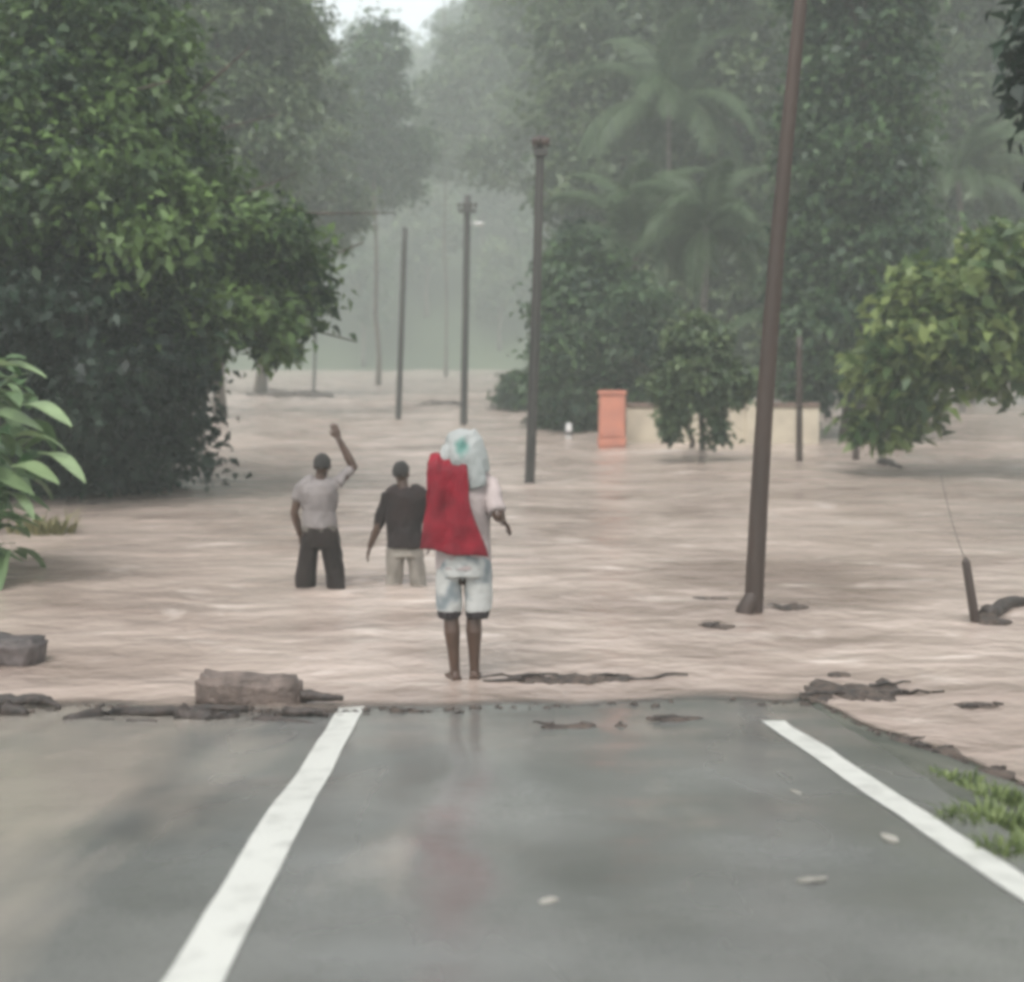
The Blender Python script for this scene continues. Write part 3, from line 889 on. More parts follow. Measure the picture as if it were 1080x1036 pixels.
# ------------------------------------------------------------------ compound wall and orange pillar on the right bank
D = 33.0
wp = P(748, 470, D); wp.z = -0.6
cw = empty('compound_wall', wp, 'low cream wall with brown coping seen between the trees of the right bank', 'wall')
k = D / FPX
for x0, x1 in ((660, 712), (714, 790), (792, 864)):
    xa, xb = (x0 - 540) * k - wp.x, (x1 - 540) * k - wp.x
    bm = bmesh.new(); box(bm, ((xa + xb) / 2, 0, .75), (xb - xa - .04, .16, 1.5))
    bm_obj('wall_panel', bm, M['cream'], cw, False)
    bm = bmesh.new(); box(bm, ((xa + xb) / 2, 0, 1.56), (xb - xa - .02, .26, .11))
    bmesh.ops.bevel(bm, geom=bm.edges[:], offset=.02, segments=2, affect='EDGES')
    bm_obj('coping', bm, M['coping'], cw, False)
for x in (713, 791):
    bm = bmesh.new(); box(bm, ((x - 540) * k - wp.x, -.02, .85), (.24, .26, 1.7))
    bm_obj('pier', bm, M['cream'], cw, False)
pp = P(645, 470, D - .8); pp.z = -.6
op = empty('gate_pillar', pp, 'square salmon orange pillar at the left end of the cream wall', 'pillar')
bm = bmesh.new(); box(bm, (0, 0, .92), (.62, .5, 1.84)); bmesh.ops.bevel(bm, geom=bm.edges[:], offset=.03, segments=2, affect='EDGES')
bm_obj('shaft', bm, M['orange'], op, False)
bm = bmesh.new(); box(bm, (0, 0, 1.89), (.67, .55, .09)); bmesh.ops.bevel(bm, geom=bm.edges[:], offset=.02, segments=2, affect='EDGES')
bm_obj('cap', bm, M['orange'], op, False)
bm = bmesh.new(); box(bm, (0, 0, .72), (.66, .54, .24)); bmesh.ops.bevel(bm, geom=bm.edges[:], offset=.02, segments=2, affect='EDGES')
bm_obj('plinth', bm, M['orange'], op, False)

b = W(600, 462)
mp_ = empty('marker_post', b - Vector((0, 0, .5)), 'small white marker post at the water line under the dark bushy tree', 'post')
bm = bmesh.new(); tube(bm, [(0, 0, 0), (0, 0, .85), (0, 0, .9)], [.09, .09, .05], 12); bm_obj('shaft', bm, M['white_paint'], mp_)
bm = bmesh.new(); tube(bm, [(0, 0, .58), (0, 0, .68)], .094, 12); bm_obj('band', bm, M['stone_dark'], mp_)
b = W(902, 486)
mp_ = empty('wooden_post', b - Vector((0, 0, .5)), 'small dark stub post in the water under the lime green tree', 'post')
bm = bmesh.new(); tube(bm, [(0, 0, 0), (.01, 0, .6), (.02, 0, .78), (.02, 0, .8)], [.08, .075, .07, .03], 10); bm_obj('shaft', bm, M['pole_wood'], mp_)

# ------------------------------------------------------------------ debris
def lump(bm, c, r, seed, sub=3):
    g = random.Random(seed)
    m = Matrix.Translation(Vector(c)) @ Matrix.Diagonal((*r, 1))
    res = bmesh.ops.create_icosphere(bm, subdivisions=sub, radius=1)
    o = [g.uniform(0, 9) for _ in range(3)]
    for v in res['verts']:
        p = v.co
        n = float(vnoise(p.x * 1.7 + o[0] + p.z, p.y * 1.7 + o[1], seed)) * .6 + float(vnoise(p.x * 4 + o[0], p.y * 4 + p.z * 3 + o[2], seed + 1)) * .4
        v.co = m @ (p * (1 + n * .8))
def debris(px, py, w_, h_, label, seed, twigs=6, dz=0.0, depth=None, name='debris_pile', cat='debris', z0=0.0, group='debris left by the flood'):
    g = random.Random(seed)
    c = road_pt(px, py) if z0 is None else W(px, py, z0)
    if z0 is None: c.z = max(float(road_z(c.x, c.y)), 0.0) + .004
    t = empty(name, c, label, cat, group)
    bm = bmesh.new()
    nl = max(2, int(w_ / max(h_, .05) / 2))
    dp = depth or w_ * .3
    for i in range(nl):
        x = (i + .5) / nl - .5
        lump(bm, (x * w_ * .8, g.uniform(-.3, .3) * dp, dz), (w_ / nl * .75, dp * .55, h_ * g.uniform(.5, 1.05) * (1 - 1.2 * abs(x))), seed + i, 2)
    bm_obj('mat', bm, M['debris'], t)
    for i in range(twigs):
        bm = bmesh.new()
        a = Vector((g.uniform(-.5, .5) * w_, g.uniform(-.4, .4) * dp, h_ * .4))
        an = g.gauss(0, .5) + (PI if g.random() < .5 else 0)
        L = w_ * g.uniform(.25, .5)
        e = a + Vector((math.cos(an) * L, math.sin(an) * L * .5, g.uniform(-.1, .5) * h_))
        tube(bm, curve_pts(a, e, 5, -h_ * .1, L * .05, g), [.018 * (1 - .12 * q) * max(.5, w_) ** .5 for q in range(6)], 6)
        bm_obj('twig', bm, M['twig'], t)
    return t
debris(605, 716, .95, .030, 'long flat raft of twigs floating right of the front person', 301, 7, depth=.22)
debris(757, 662, .26, .055, 'small dark clump floating left of the near pole base', 302, 3, depth=.2)
debris(832, 640, .3, .03, 'thin scrap of debris floating just right of the near pole base', 303, 3, depth=.2)
debris(900, 728, .75, .035, 'wide spread of twigs floating beyond the right edge line', 304, 8, depth=.4)
debris(895, 778, .28, .07, 'brown clump washed up at the end of the edge line', 305, 4, depth=.2, z0=.02)
debris(985, 795, .26, .06, 'dark clump stranded on the right verge shoreline', 306, 4, depth=.2, z0=.02)
debris(945, 785, .34, .05, 'dark strip of silt and sticks along the right shoreline', 313, 4, depth=.14, z0=.03)
debris(1035, 815, .30, .05, 'dark clump behind the grass on the right shoreline', 314, 3, depth=.14, z0=.02)
debris(1030, 745, .24, .03, 'small twig scrap floating near the right frame edge', 307, 4, depth=.15)
debris(885, 712, .16, .03, 'single small scrap floating beyond the wide twig spread', 308, 2, depth=.1)
debris(600, 771, .28, .022, 'dark strip of silt and leaves on the waterline below the floating raft', 309, 3, depth=.10, z0=None)
debris(655, 770, .07, .02, 'tiny dark blob on the waterline at the middle of the lane', 310, 1, depth=.06, z0=None)
debris(712, 764, .34, .02, 'dark strip on the waterline nearest the end of the edge line', 311, 3, depth=.08, z0=None)
debris(745, 632, .22, .03, 'scrap floating far left of the near pole', 312, 2, depth=.15)
debris(305, 418, 4.6, .42, 'long low debris bank far out in the flood at the left', 320, 8, depth=1.6)
debris(462, 428, 1.9, .28, 'low dark debris mound left of the pole with the lamp', 321, 5, depth=.9)
debris(540, 432, 2.0, .30, 'low dark debris mound right of the pole with the lamp', 322, 5, depth=.9)
debris(232, 404, 1.6, .45, 'brownish mound below the far trees at the left', 323, 3, depth=.9)
lb = lobes_px([(548, 408, 17, 13, 0), (540, 418, 14, 8, 0), (560, 416, 12, 12, 0)], 51)
tree('shrub', W(548, 432, -.3) + Vector((0, .5, 0)), P(548, 405, 51), .05, lb, 'leaf_mid', 'small misty shrub on the mound right of the pole with the lamp', 'shrub', n_clumps=70, per=40, ll=.26, lw=.14, seed=330, clump_r=.3)
lb = lobes_px([(580, 447, 16, 10, 0), (596, 455, 14, 10, 0), (575, 455, 10, 6, 0)], 39)
tree('shrub', W(585, 464, -.3) + Vector((0, .3, 0)), P(585, 445, 39), .04, lb, 'leaf_bush', 'low dark shrub at the water line right of the nearest pole of the row', 'shrub', n_clumps=70, per=40, ll=.2, lw=.11, seed=331, clump_r=.24)

def block(px, py, size, rz, label, m, seed, name='stone_block', z0=0.0, sink=.04):
    g = random.Random(seed)
    bm = bmesh.new()
    box(bm, (0, 0, size[2] / 2 - sink), size)
    bmesh.ops.bevel(bm, geom=bm.edges[:], offset=min(size) * .16, segments=2, affect='EDGES')
    bmesh.ops.subdivide_edges(bm, edges=[e for e in bm.edges if e.calc_length() > .06], cuts=5, use_grid_fill=True)
    for v in bm.verts:
        p = v.co
        n = Vector((float(vnoise(p.y * 9 + seed, p.z * 9, 3)), float(vnoise(p.x * 9, p.z * 9 + seed, 5)), float(vnoise(p.x * 9 + seed, p.y * 9, 7))))
        v.co = p + n * .045
    o = bm_obj(name, bm, M[m])
    o.location = W(px, py, z0); o.rotation_euler = (0, R(2), rz)
    return tag(o, label, 'block')
block(262, 738, (.68, .24, .21), .05, 'rough brown stone block lying on the waterline left of the centre line', 'stone', 11)
block(8, 698, (.52, .3, .24), -.06, 'dark rounded stone block in the water at the left frame edge', 'stone_dark', 12)

def branch(pts_px, r, label, seed, z=0.04, twigs=3, lift=0.02):
    g = random.Random(seed)
    pts = [W(x, y, z) + Vector((0, 0, g.uniform(0, lift))) for x, y in pts_px]
    fine = []
    for a, b_ in zip(pts, pts[1:]):
        for k in range(4): fine.append(a.lerp(b_, k / 4) + Vector((g.uniform(-1, 1), g.uniform(-1, 1), g.uniform(-.4, .6))) * r * .9)
    fine.append(pts[-1])
    o = fine[0].copy()
    bm = bmesh.new()
    n = len(fine)
    tube(bm, [p - o for p in fine], [2.1 * r * (1.1 - .75 * i / n) * g.uniform(.8, 1.2) for i in range(n)], 8)
    for k in range(twigs):
        p = fine[g.randrange(1, n - 1)] - o
        e = p + Vector((g.uniform(-.2, .2), g.uniform(-.12, .12), g.uniform(-.01, .05)))
        tube(bm, curve_pts(p, e, 4, 0, .012, g), [r * .5, r * .4, r * .32, r * .25, r * .12], 6)
    ob = bm_obj('driftwood_branch', bm, M['twig'])
    ob.location = o
    return tag(ob, label, 'branch', 'driftwood along the left waterline')
branch([(70, 766), (120, 754), (200, 751), (262, 750)], .022, 'long thin driftwood branch along the waterline left of the stone block', 401)
branch([(-40, 742), (10, 741), (45, 740), (62, 748)], .024, 'curved driftwood stick at the left frame edge on the waterline', 402)
branch([(-30, 756), (5, 752), (28, 756)], .03, 'short thick driftwood piece at the left frame edge', 403, twigs=1)
branch([(270, 761), (300, 762), (345, 766)], .016, 'short driftwood twig on the waterline beside the centre line', 404, twigs=2)
branch([(300, 752), (330, 753), (345, 757)], .016, 'thin twig between the stone block and the centre line', 405, twigs=1)
branch([(318, 735), (340, 737), (362, 738)], .018, 'tapering root trailing right from the stone block', 406, twigs=1)
branch([(190, 757), (225, 762), (250, 757)], .03, 'knobbly driftwood piece below the long branch', 407, twigs=2)
branch([(85, 769), (130, 762), (165, 765)], .014, 'fine twig tangled under the left end of the long branch', 408, twigs=2)

# broken post with a snagged branch at the right
a = W(1037, 656)
bp_ = empty('broken_post', a - Vector((0, 0, .5)), 'broken leaning post with flood debris round its foot at the right', 'post')
L = bp_.location
bm = bmesh.new()
tt_ = P(1018, 588, a.y) - L; f0 = Vector((.03, 0, 0))
tube(bm, [f0, f0.lerp(tt_, .5), tt_ - (tt_ - f0) * .04, tt_], [.045, .042, .036, .012], 10)
bm_obj('shaft', bm, M['pole_wood'], bp_)
bm = bmesh.new()
s0 = P(1018, 590, a.y) - L; s1 = P(992, 500, a.y + .3) - L
tube(bm, curve_pts(s0, s1, 6, .06), .0035, 6)
bm_obj('wire', bm, M['pole_grey'], bp_)
bm = bmesh.new()
lump(bm, W(1040, 655) - L, (.13, .14, .06), 5, 3); lump(bm, W(1052, 656) - L, (.12, .1, .035), 6, 2)
bm_obj('snagged_debris', bm, M['debris'], bp_)
ob = branch([(1040, 650), (1062, 638), (1090, 634), (1130, 640)], .03, 'dark driftwood branch snagged behind the broken post', 409, z=.03)
ob['group'] = 'driftwood caught at the right'
ob = branch([(930, 488), (936, 489), (950, 493)], .05, 'dark root trailing in the water at the foot of the lime green tree', 410, z=.04, twigs=1)
ob['group'] = 'driftwood caught at the right'

# gravel and litter left along the waterline
def litter(n, seed):
    g = np.random.default_rng(seed)
    bm = bmesh.new()
    ys = np.linspace(4.5, 9.2, 400)
    for i in range(n):
        x = g.uniform(-4.0, 3.4)
        zz = np.where((x > RX0) & (x < RX1), road_z(np.full(400, x), ys), ground_h(np.full(400, x), ys))
        k = int(np.argmax(zz < 0.004))
        dens = float(vnoise(x * 1.3, 3.0, 44)) + (.25 if x < -.9 or x > 1.9 else -.22)
        if g.random() > .45 + dens: continue
        y = ys[k] - abs(g.normal()) * (.10 if x < 1.9 else .16) + .03
        z = float(road_z(x, y)) if RX0 < x < RX1 else float(ground_h(x, y))
        r = .006 + .02 * g.random() ** 3
        m = Matrix.Translation((x, y, z + r * .25)) @ Matrix.Rotation(g.uniform(0, 6.28), 4, 'Z') @ Matrix.Diagonal((r * g.uniform(.8, 3.0), r, r * g.uniform(.3, .8), 1))
        bmesh.ops.create_icosphere(bm, subdivisions=1, radius=1, matrix=m)
    return tag(bm_obj('gravel', bm, M['debris']), 'gravel and leaf litter strewn along the waterline', None, None, 'stuff')
litter(1000, 71)

# wet leaves on the road
lv = [(840, 931, 'pale fallen leaf lying flat on the asphalt, nearest the camera', 1.3), (946, 895, 'pale fallen leaf lying close to the edge line', 1.1),
      (588, 946, 'small pale leaf lying in the middle of the lane', .8), (833, 837, 'dull brown leaf on the lane right of the middle, farthest up the road', .9)]
for i, (px, py, lab, s) in enumerate(lv):
    v, f = big_leaf(.085 * s, .035 * s, i)
    v[:, 2] = np.abs(v[:, 2]) * .2 + .004
    p = road_pt(px, py); z = float(road_z(p.x, p.y))
    o = fast_mesh('fallen_leaf', v, f, M['dead_leaf'])
    o.location = (p.x, p.y, z + .002); o.rotation_euler = (math.atan(-SLOPE), 0, i * 1.7 + .2)
    tag(o, lab, 'leaf', 'fallen leaves on the wet road')

# ------------------------------------------------------------------ people
def fuse(name, bm, m, parent, voxel, smooth_it=4, wrinkle=0.0, wscale=9.0, seed=0, stretch=(1, 1, .6)):
    """Fuse overlapping closed shapes into one continuous surface."""
    bmesh.ops.recalc_face_normals(bm, faces=bm.faces)
    me = bpy.data.meshes.new(name); bm.to_mesh(me); bm.free()
    o = bpy.data.objects.new(name, me); COL.objects.link(o)
    r = o.modifiers.new('r', 'REMESH'); r.mode = 'VOXEL'; r.voxel_size = voxel
    s = o.modifiers.new('s', 'SMOOTH'); s.factor = .5; s.iterations = smooth_it
    dg = bpy.context.evaluated_depsgraph_get()
    me2 = bpy.data.meshes.new_from_object(o.evaluated_get(dg))
    bpy.data.objects.remove(o); bpy.data.meshes.remove(me)
    me2.name = name
    n = len(me2.vertices)
    if wrinkle:
        c = np.empty(n * 3, np.float32); me2.vertices.foreach_get('co', c); c = c.reshape(-1, 3)
        nn = np.empty(n * 3, np.float32); me2.vertices.foreach_get('normal', nn); nn = nn.reshape(-1, 3)
        q = c * np.array(stretch) * wscale
        h = vnoise(q[:, 0] + q[:, 2] * .8 + seed, q[:, 1] + q[:, 2], seed) + .5 * vnoise(q[:, 0] * 2.1 - q[:, 2] * 1.4, q[:, 1] * 2.1 + q[:, 2] * 1.7, seed + 1)
        c = c + nn * (h * wrinkle)[:, None]
        me2.vertices.foreach_set('co', c.astype(np.float32).ravel())
    me2.materials.clear(); me2.materials.append(m)
    me2.polygons.foreach_set('use_smooth', [True] * len(me2.polygons))
    me2.update()
    o = bpy.data.objects.new(name, me2)
    return link(o, parent)

def hand(bm, wrist, d, palm_n, side, curl=.35, s=1.0):
    """Palm, four unequal curled fingers and a thumb leaving the side of the palm."""
    d = Vector(d).normalized(); n = Vector(palm_n); n = (n - d * n.dot(d)).normalized()
    a = d.cross(n) * side                       # towards the thumb
    wrist = Vector(wrist)
    for k in (-1, -.33, .33, 1):
        tube(bm, [wrist + a * k * .014 * s, wrist + d * .045 * s + a * k * .024 * s, wrist + d * .085 * s + a * k * .029 * s], [.016 * s, .016 * s, .0135 * s], 8)
    for k, ln in ((1, .068), (.33, .078), (-.33, .072), (-1, .056)):
        b0 = wrist + d * .08 * s + a * k * .029 * s
        pts, dd = [b0], (d + a * k * .06).normalized()
        for j, fr in enumerate((.42, .32, .26)):
            ang = curl * (.5 + .5 * j)
            dd = (dd * math.cos(ang) + n * math.sin(ang)).normalized()
            pts.append(pts[-1] + dd * ln * fr * 1.1 * s)
        tube(bm, pts, [.0095 * s, .009 * s, .0082 * s, .006 * s], 8)
    b0 = wrist + d * .025 * s + a * .026 * s
    t1 = (d * .7 + a * .75 + n * .2).normalized()
    tube(bm, [b0, b0 + t1 * .035 * s, b0 + t1 * .035 * s + (d * .9 + a * .25 + n * .3).normalized() * .032 * s, b0 + t1 * .04 * s + (d * .95 + n * .4).normalized() * .055 * s],
         [.0135 * s, .011 * s, .0095 * s, .006 * s], 8)

def limb(bm, a, b, c, ra, rb, rc, bulge=1.08):
    a, b, c = Vector(a), Vector(b), Vector(c)
    tube(bm, [a, a.lerp(b, .35), b - (b - a) * .08], [ra, ra * .97, rb], 12)
    ball(bm, b, rb * 1.02, 12)
    tube(bm, [b, b.lerp(c, .3), b.lerp(c, .65), c], [rb, rb * bulge, (rb + rc) * .5, rc], 12)

def head_on(bm, c, s=1.0, yaw=0.0):
    """Skull, jaw, nose, ears, brow and lips; facing +Y turned by yaw."""
    rot = Matrix.Rotation(yaw, 3, 'Z'); c = Vector(c)
    def q(x, y, z): return c + rot @ (Vector((x, y, z)) * s)
    ball(bm, q(0, -.008, .022), (.074 * s, .093 * s, .095 * s), 18)
    ball(bm, q(0, .024, -.045), (.056 * s, .064 * s, .064 * s), 16)
    ball(bm, q(0, .06, -.088), (.026 * s, .022 * s, .02 * s), 10)
    tube(bm, [q(0, .082, .018), q(0, .102, -.02), q(0, .098, -.03)], [.008 * s, .014 * s, .015 * s], 8)
    for e in (-1, 1):
        ball(bm, q(e * .076, -.004, -.004), (.010 * s, .019 * s, .032 * s), 10)
        ball(bm, q(e * .03, .074, .03), (.024 * s, .012 * s, .009 * s), 8)
    ball(bm, q(0, .079, -.058), (.024 * s, .011 * s, .007 * s), 8)
    ball(bm, q(0, .078, -.068), (.021 * s, .010 * s, .007 * s), 8)

def eyes(parent, c, s, yaw):
    rot = Matrix.Rotation(yaw, 3, 'Z'); c = Vector(c)
    for e in (-1, 1):
        bm = bmesh.new(); ball(bm, c + rot @ (Vector((e * .03, .074, .008)) * s), .0125 * s, 10)
        bm_obj('eye', bm, M['ceramic'], parent)

def hair_cap(parent, c, s, yaw, seed):
    rot = Matrix.Rotation(yaw, 3, 'Z'); c = Vector(c)
    bm = bmesh.new()
    res = bmesh.ops.create_icosphere(bm, subdivisions=4, radius=1)
    kill = []
    for v in res['verts']:
        p = v.co.copy()
        if p.z < -.50 or (p.y > .35 and p.z < .42 + .25 * p.y) or (abs(p.x) > .82 and p.z < -.1 and p.y > -.3): kill.append(v)
        k = 1 + .05 * float(vnoise(p.x * 9 + seed, p.y * 9 + p.z * 6, seed))
        v.co = c + rot @ (Vector((p.x * .084 * k, p.y * .101 * k - .010, p.z * .104 * k + .026)) * s)
    bmesh.ops.delete(bm, geom=kill, context='VERTS')
    o = bm_obj('hair', bm, M['hair'], parent)
    sm = o.modifiers.new('thickness', 'SOLIDIFY'); sm.thickness = .012
    return o

def torso(bm, hip_z, sh_z, waist_w, chest_w, sh_w, g=0.0, depth=.105):
    """Pelvis to shoulders as stacked ellipses; g grows it for clothes."""
    pts, rad = [], []
    H = sh_z - hip_z
    for t, wx, dy, y in ((0, waist_w * 1.02, depth * 1.02, -.01), (.18, waist_w * 1.02, depth, -.005), (.38, waist_w * .93, depth * .9, 0), (.62, (waist_w + chest_w) * .52, depth * .98, 0), (.82, chest_w * 1.03, depth * 1.04, -.005), (.95, chest_w * .98, depth * .88, -.01), (1.03, chest_w * .62, depth * .62, -.012)):
        pts.append((0, y, hip_z + H * t)); rad.append((wx + g, dy + g))
    tube(bm, pts, rad, 20)
    for s in (-1, 1):
        tube(bm, [(s * .05, -.01, sh_z + .005), (s * (sh_w - .05), -.008, sh_z - .025), (s * (sh_w - .02), -.006, sh_z - .05)], [.055 + g, .056 + g, .050 + g], 12)

def person(base, label, group, hip=.92, sh=1.40, head=(0, .01, 1.60), yaw=0, s=1.0):
    return empty('person', base, label, 'person', group)

def foot(bm, ankle, toe_dir=(0, 1, 0)):
    a = Vector(ankle); d = Vector(toe_dir).normalized(); sd = Vector((d.y, -d.x, 0))
    z0 = Vector((a.x, a.y, 0))
    tube(bm, [z0 - d * .06 + Vector((0, 0, .035)), z0 + Vector((0, 0, .045)), z0 + d * .08 + Vector((0, 0, .035)), z0 + d * .15 + Vector((0, 0, .022))], [(.034, .034), (.038, .045), (.044, .03), (.045, .018)], 12)
    tube(bm, [a, a - Vector((0, 0, .05))], [.037, .036], 10)
    for k, (o, l) in enumerate(((-.034, .205), (-.013, .20), (.004, .195), (.019, .185), (.033, .172))):
        tube(bm, [z0 + d * .13 + sd * o + Vector((0, 0, .018)), z0 + d * l + sd * o * 1.1 + Vector((0, 0, .013))], [.013 if k == 0 else .0095, .011 if k == 0 else .008], 8)

PG = 'people wading into the flood'
# --- person 1: waving, grey shirt, dark trousers
wl = W(338, 619)
base = Vector((wl.x, wl.y, -0.40))
p1 = empty('person', base, 'wading person in pale grey shirt and dark trousers, one arm raised high', 'person', PG)
hc = (.035, .0, 1.585)
SH1L, SH1R = (-.165, 0, 1.405), (.175, 0, 1.42)
EL, HL = (-.245, .0, 1.13), (-.20, .07, .90)
ER, HR = (.325, .10, 1.57), (.185, .08, 1.85)
bm = bmesh.new()
torso(bm, .93, 1.42, .155, .165, .20)
for s in (-1, 1):
    limb(bm, (s * .085, 0, .93), (s * .125, .03, .50), (s * .135, -.02, .08), .088, .058, .040)
    foot(bm, (s * .135, -.02, .08))
tube(bm, [(0, -.01, 1.38), (.02, -.004, 1.47), (.03, .0, 1.54)], [.068, .056, .054], 12)
head_on(bm, hc, 1.0)
limb(bm, SH1L, EL, HL, .052, .040, .029); hand(bm, HL, (.12, .18, -1), (1, -.2, 0), -1, .3)
limb(bm, SH1R, ER, HR, .052, .041, .029); hand(bm, HR, (-.32, -.05, 1), (0, 1, .1), 1, .12)
body1 = fuse('body', bm, M['skin'], p1, .0065, 3)
hair_cap(p1, hc, 1.0, 0, 3); eyes(p1, hc, 1.0, 0)
bm = bmesh.new()
torso(bm, .985, 1.42, .155, .165, .20, .016)
tube(bm, [SH1L, Vector(SH1L).lerp(Vector(EL), .55)], [.060, .060], 14)
tube(bm, [SH1R, Vector(SH1R).lerp(Vector(ER), .45), Vector(SH1R).lerp(Vector(ER), .86)], [.072, .066, .062], 14)
tube(bm, [(0, -.01, 1.40), (.012, -.006, 1.455)], [.085, .066], 14)
fuse('shirt', bm, M['shirt_grey'], p1, .010, 4, .032, 8, 4)
bm = bmesh.new()
tube(bm, [(0, 0, .95), (0, 0, 1.02)], [(.176, .126), (.172, .124)], 20)
fuse('waistband', bm, M['belt'], p1, .009, 2, .006, 12, 5)
bm = bmesh.new()
tube(bm, [(0, -.005, .80), (0, -.005, .9), (0, 0, .99)], [(.175, .122), (.178, .126), (.168, .12)], 20)
for s in (-1, 1):
    tube(bm, [(s * .09, 0, .88), (s * .12, .012, .66), (s * .145, .02, .48), (s * .16, .01, .30)], [.10, .10, .102, .105], 16)
fuse('trousers', bm, M['trousers'], p1, .010, 3, .038, 7, 6)

# --- person 2: dark shirt, khaki trousers, arm held out
wl = W(428, 616)
base = Vector((wl.x, wl.y, -0.50))
p2 = empty('person', base, 'wading person in dark shirt and khaki trousers between the other two people', 'person', PG)
hc = (-.035, .01, 1.595)
SL, EL, HL = (-.18, 0, 1.405), (-.255, .02, 1.11), (-.36, .06, .86)
SR, ER, HR = (.18, 0, 1.405), (.24, .05, 1.12), (.22, .18, .90)
bm = bmesh.new()
torso(bm, .93, 1.42, .155, .168, .205)
for s in (-1, 1):
    limb(bm, (s * .085, 0, .93), (s * .12, .04, .50), (s * .125, -.02, .08), .088, .058, .040)
    foot(bm, (s * .125, -.02, .08))
tube(bm, [(0, -.01, 1.38), (-.02, -.004, 1.47), (-.03, .005, 1.54)], [.068, .056, .054], 12)
head_on(bm, hc, 1.0, R(-18))
limb(bm, SL, EL, HL, .052, .040, .029); hand(bm, HL, (-.28, .1, -1), (1, .2, -.2), -1, .25)
limb(bm, SR, ER, HR, .052, .040, .029); hand(bm, HR, (0, .4, -1), (-1, 0, 0), 1, .3)
fuse('body', bm, M['skin'], p2, .0065, 3)
hair_cap(p2, hc, 1.0, R(-18), 7); eyes(p2, hc, 1.0, R(-18))
bm = bmesh.new()
torso(bm, .87, 1.42, .160, .168, .205, .026)
tube(bm, [SL, Vector(SL).lerp(Vector(EL), .5), EL, Vector(EL).lerp(Vector(HL), .25)], [.064, .059, .053, .048], 14)
tube(bm, [SR, Vector(SR).lerp(Vector(ER), .5), ER, Vector(ER).lerp(Vector(HR), .25)], [.064, .059, .053, .048], 14)
tube(bm, [(0, -.01, 1.40), (-.012, -.006, 1.455)], [.085, .064], 14)
fuse('shirt', bm, M['shirt_dark'], p2, .010, 4, .030, 8, 14)
bm = bmesh.new()
tube(bm, [(0, -.005, .78), (0, -.005, .88), (0, 0, .97)], [(.165, .116), (.166, .116), (.150, .105)], 20)
for s in (-1, 1):
    tube(bm, [(s * .088, 0, .86), (s * .112, .012, .66), (s * .125, .03, .48), (s * .13, .01, .28)], [.093, .086, .082, .08], 16)
fuse('trousers', bm, M['khaki'], p2, .010, 3, .030, 8, 16)

# --- person 3: front, red cloth over the shoulder, white head scarf, pale shorts
wl = W(489, 716)
base = Vector((wl.x, wl.y, float(road_z(wl.x, wl.y)) - .002))
p3 = empty('person', base, 'front person in pale shorts and white teal headscarf with red cloth behind', 'person', PG)
hc = (-.01, .015, 1.575)
SL, EL, HL = (-.165, 0, 1.37), (-.215, .22, 1.33), (-.215, .02, 1.46)
SR, ER, HR = (.175, 0, 1.37), (.240, -.13, 1.16), (.265, .07, 1.11)
ANK = ((-.06, .0, .085), (.075, .03, .085))
KNEE = ((-.085, .01, .46), (.07, .03, .46))
bm = bmesh.new()
torso(bm, .90, 1.39, .155, .160, .195)
for s, a, k in ((-1, ANK[0], KNEE[0]), (1, ANK[1], KNEE[1])):
    hip_ = Vector((s * .085, 0, .90)); k = Vector(k); a = Vector(a)
    tube(bm, [hip_, hip_.lerp(k, .4), k + Vector((0, 0, .03))], [.088, .080, .058], 14)
    ball(bm, k, .055, 12)
    tube(bm, [k, k.lerp(a, .28) + Vector((0, -.014, 0)), k.lerp(a, .6) + Vector((0, -.004, 0)), a], [.052, .057, .043, .034], 14)
    foot(bm, a, (s * .18 - .15, 1, 0))
tube(bm, [(0, -.01, 1.35), (-.005, 0, 1.44), (-.01, .01, 1.51)], [.068, .055, .053], 12)
head_on(bm, hc, 1.0)
limb(bm, SL, EL, HL, .050, .040, .029); hand(bm, HL, (.1, -.55, .5), (.6, -.4, -.7), 1, .75)
limb(bm, SR, ER, HR, .050, .040, .029); hand(bm, HR, (.4, .5, -.6), (-.4, .2, -.8), 1, .3)
fuse('body', bm, M['skin'], p3, .0065, 3)
hair_cap(p3, hc, .98, 0, 9); eyes(p3, hc, 1.0, 0)
bm = bmesh.new()
torso(bm, .78, 1.39, .166, .164, .195, .018)
tube(bm, [SR, Vector(SR).lerp(Vector(ER), .5), Vector(SR).lerp(Vector(ER), .9)], [.062, .060, .058], 14)
tube(bm, [SL, Vector(SL).lerp(Vector(EL), .5), Vector(SL).lerp(Vector(EL), .8)], [.070, .064, .062], 14)
tube(bm, [(0, -.01, 1.37), (-.006, -.004, 1.43)], [.084, .064], 14)
fuse('shirt', bm, M['shirt_white'], p3, .010, 4, .024, 8, 24)
bm = bmesh.new()
tube(bm, [(0, -.005, .74), (0, -.005, .84), (0, 0, .95)], [(.178, .126), (.182, .13), (.168, .118)], 20)
for s in (-1, 1):
    tube(bm, [(s * .088, 0, .84), (s * .099, .005, .70), (s * .101, .012, .50)], [.100, .093, .090], 18)
sh_ = fuse('shorts', bm, M['shorts_pale'], p3, .010, 3, .022, 8, 26)
for s in (-1, 1):
    bm = bmesh.new()
    tube(bm, [(s * .100, .010, .52), (s * .098, .014, .485), (s * .095, .016, .455)], [.087, .085, .080], 18)
    fuse('hem', bm, M['shorts_hem'], p3, .009, 2, .010, 10, 28 + s)
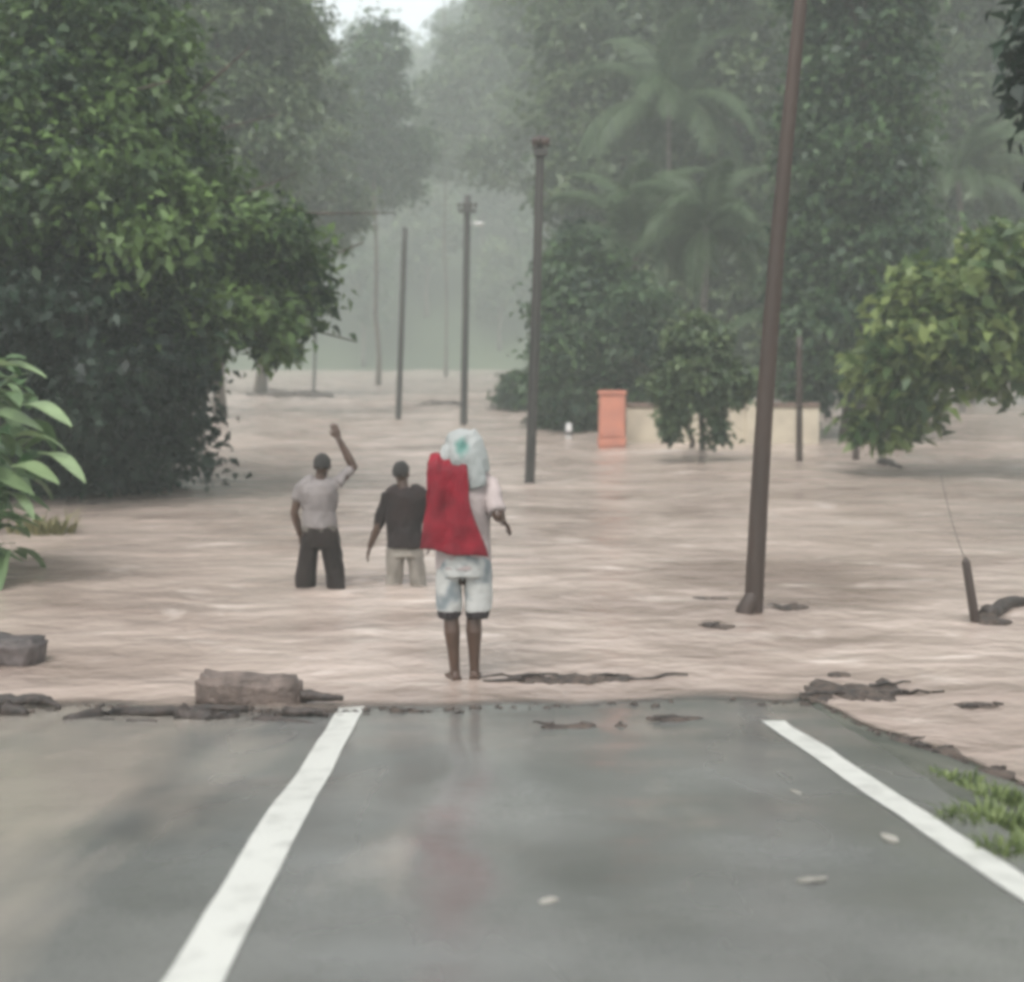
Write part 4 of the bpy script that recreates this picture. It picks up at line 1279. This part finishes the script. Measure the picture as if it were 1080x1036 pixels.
# headscarf: wraps the skull and falls behind the right shoulder
bm = bmesh.new()
ball(bm, (-.005, .0, 1.612), (.108, .120, .112), 18)
tube(bm, [(.0, -.06, 1.62), (.03, -.10, 1.53), (.07, -.115, 1.43), (.09, -.125, 1.34)], [(.10, .05), (.105, .045), (.10, .035), (.075, .022)], 16)
tube(bm, [(-.09, -.02, 1.60), (-.11, -.04, 1.52), (-.09, -.06, 1.46)], [.05, .045, .03], 12)
tube(bm, [(.02, -.03, 1.66), (.07, -.05, 1.61), (.12, -.06, 1.52), (.15, -.06, 1.43)], [(.09, .06), (.085, .06), (.07, .05), (.05, .035)], 16)
sc_ = fuse('headscarf', bm, M['scarf'], p3, .009, 4, .020, 10, 31)
# the red cloth slung over the left shoulder, hanging down the back
bm = bmesh.new()
nz, nx = 44, 26
grid_v = []
for i in range(nz + 1):
    t = i / nz
    row = []
    for j in range(nx + 1):
        u = j / nx
        xl = -.245 + .02 * math.sin(t * 4) - .025 * t + (.03 * max(0, .15 - t) / .15)
        xr = -.005 + .16 * t + .02 * math.sin(t * 7 + 1)
        x = xl + (xr - xl) * u
        z = 1.535 - .60 * t - .05 * t * u + .01 * math.sin(u * 9)
        cx = x / .23
        y = -.135 - .030 * math.cos(min(1.4, abs(cx)) * 1.1) + .013 * math.sin(u * 11 + t * 3 + 1.2 * math.sin(t * 5)) * (.2 + .8 * t) + .045 * float(vnoise(u * 5 + t * 1.5, t * 3.2 - u, 51)) + .018 * float(vnoise(u * 12 + 3 * t, t * 7, 52))
        if t < .14:
            k = 1 - t / .14
            y += .13 * k ** 1.5; z += .012 * k
        row.append(bm.verts.new((x, y, z)))
    grid_v.append(row)
for i in range(nz):
    for j in range(nx):
        bm.faces.new((grid_v[i][j], grid_v[i][j + 1], grid_v[i + 1][j + 1], grid_v[i + 1][j]))
rc = bm_obj('red_cloth', bm, M['red'])
rc.location = p3.location
p3.scale = (1.02, 1, 1.045); rc.scale = (1.02, 1, 1.045)
sd_ = rc.modifiers.new('thickness', 'SOLIDIFY'); sd_.thickness = .022; sd_.offset = 0
tag(rc, 'red cloth slung over the shoulder and hanging down the back of the front person', 'cloth')

# ------------------------------------------------------------------ rain haze
hm = bpy.data.materials.new('rain_haze'); hm.use_nodes = True
t = hm.node_tree
for n_ in list(t.nodes):
    if n_.type == 'BSDF_PRINCIPLED': t.nodes.remove(n_)
pv = t.nodes.new('ShaderNodeVolumePrincipled')
pv.inputs['Color'].default_value = (0.875, 0.95, 0.905, 1)
pv.inputs['Density'].default_value = 0.0029
pv.inputs['Anisotropy'].default_value = 0.0
t.links.new(pv.outputs[0], t.nodes['Material Output'].inputs['Volume'])
bm = bmesh.new()
x0, x1, y0, y1, z0, z1 = -430, 430, -170, 630, -4, 79
box(bm, ((x0 + x1) / 2, (y0 + y1) / 2, (z0 + z1) / 2), (x1 - x0, y1 - y0, z1 - z0))
hz = bm_obj('haze', bm, hm, smooth=False)
tag(hz, kind='stuff')
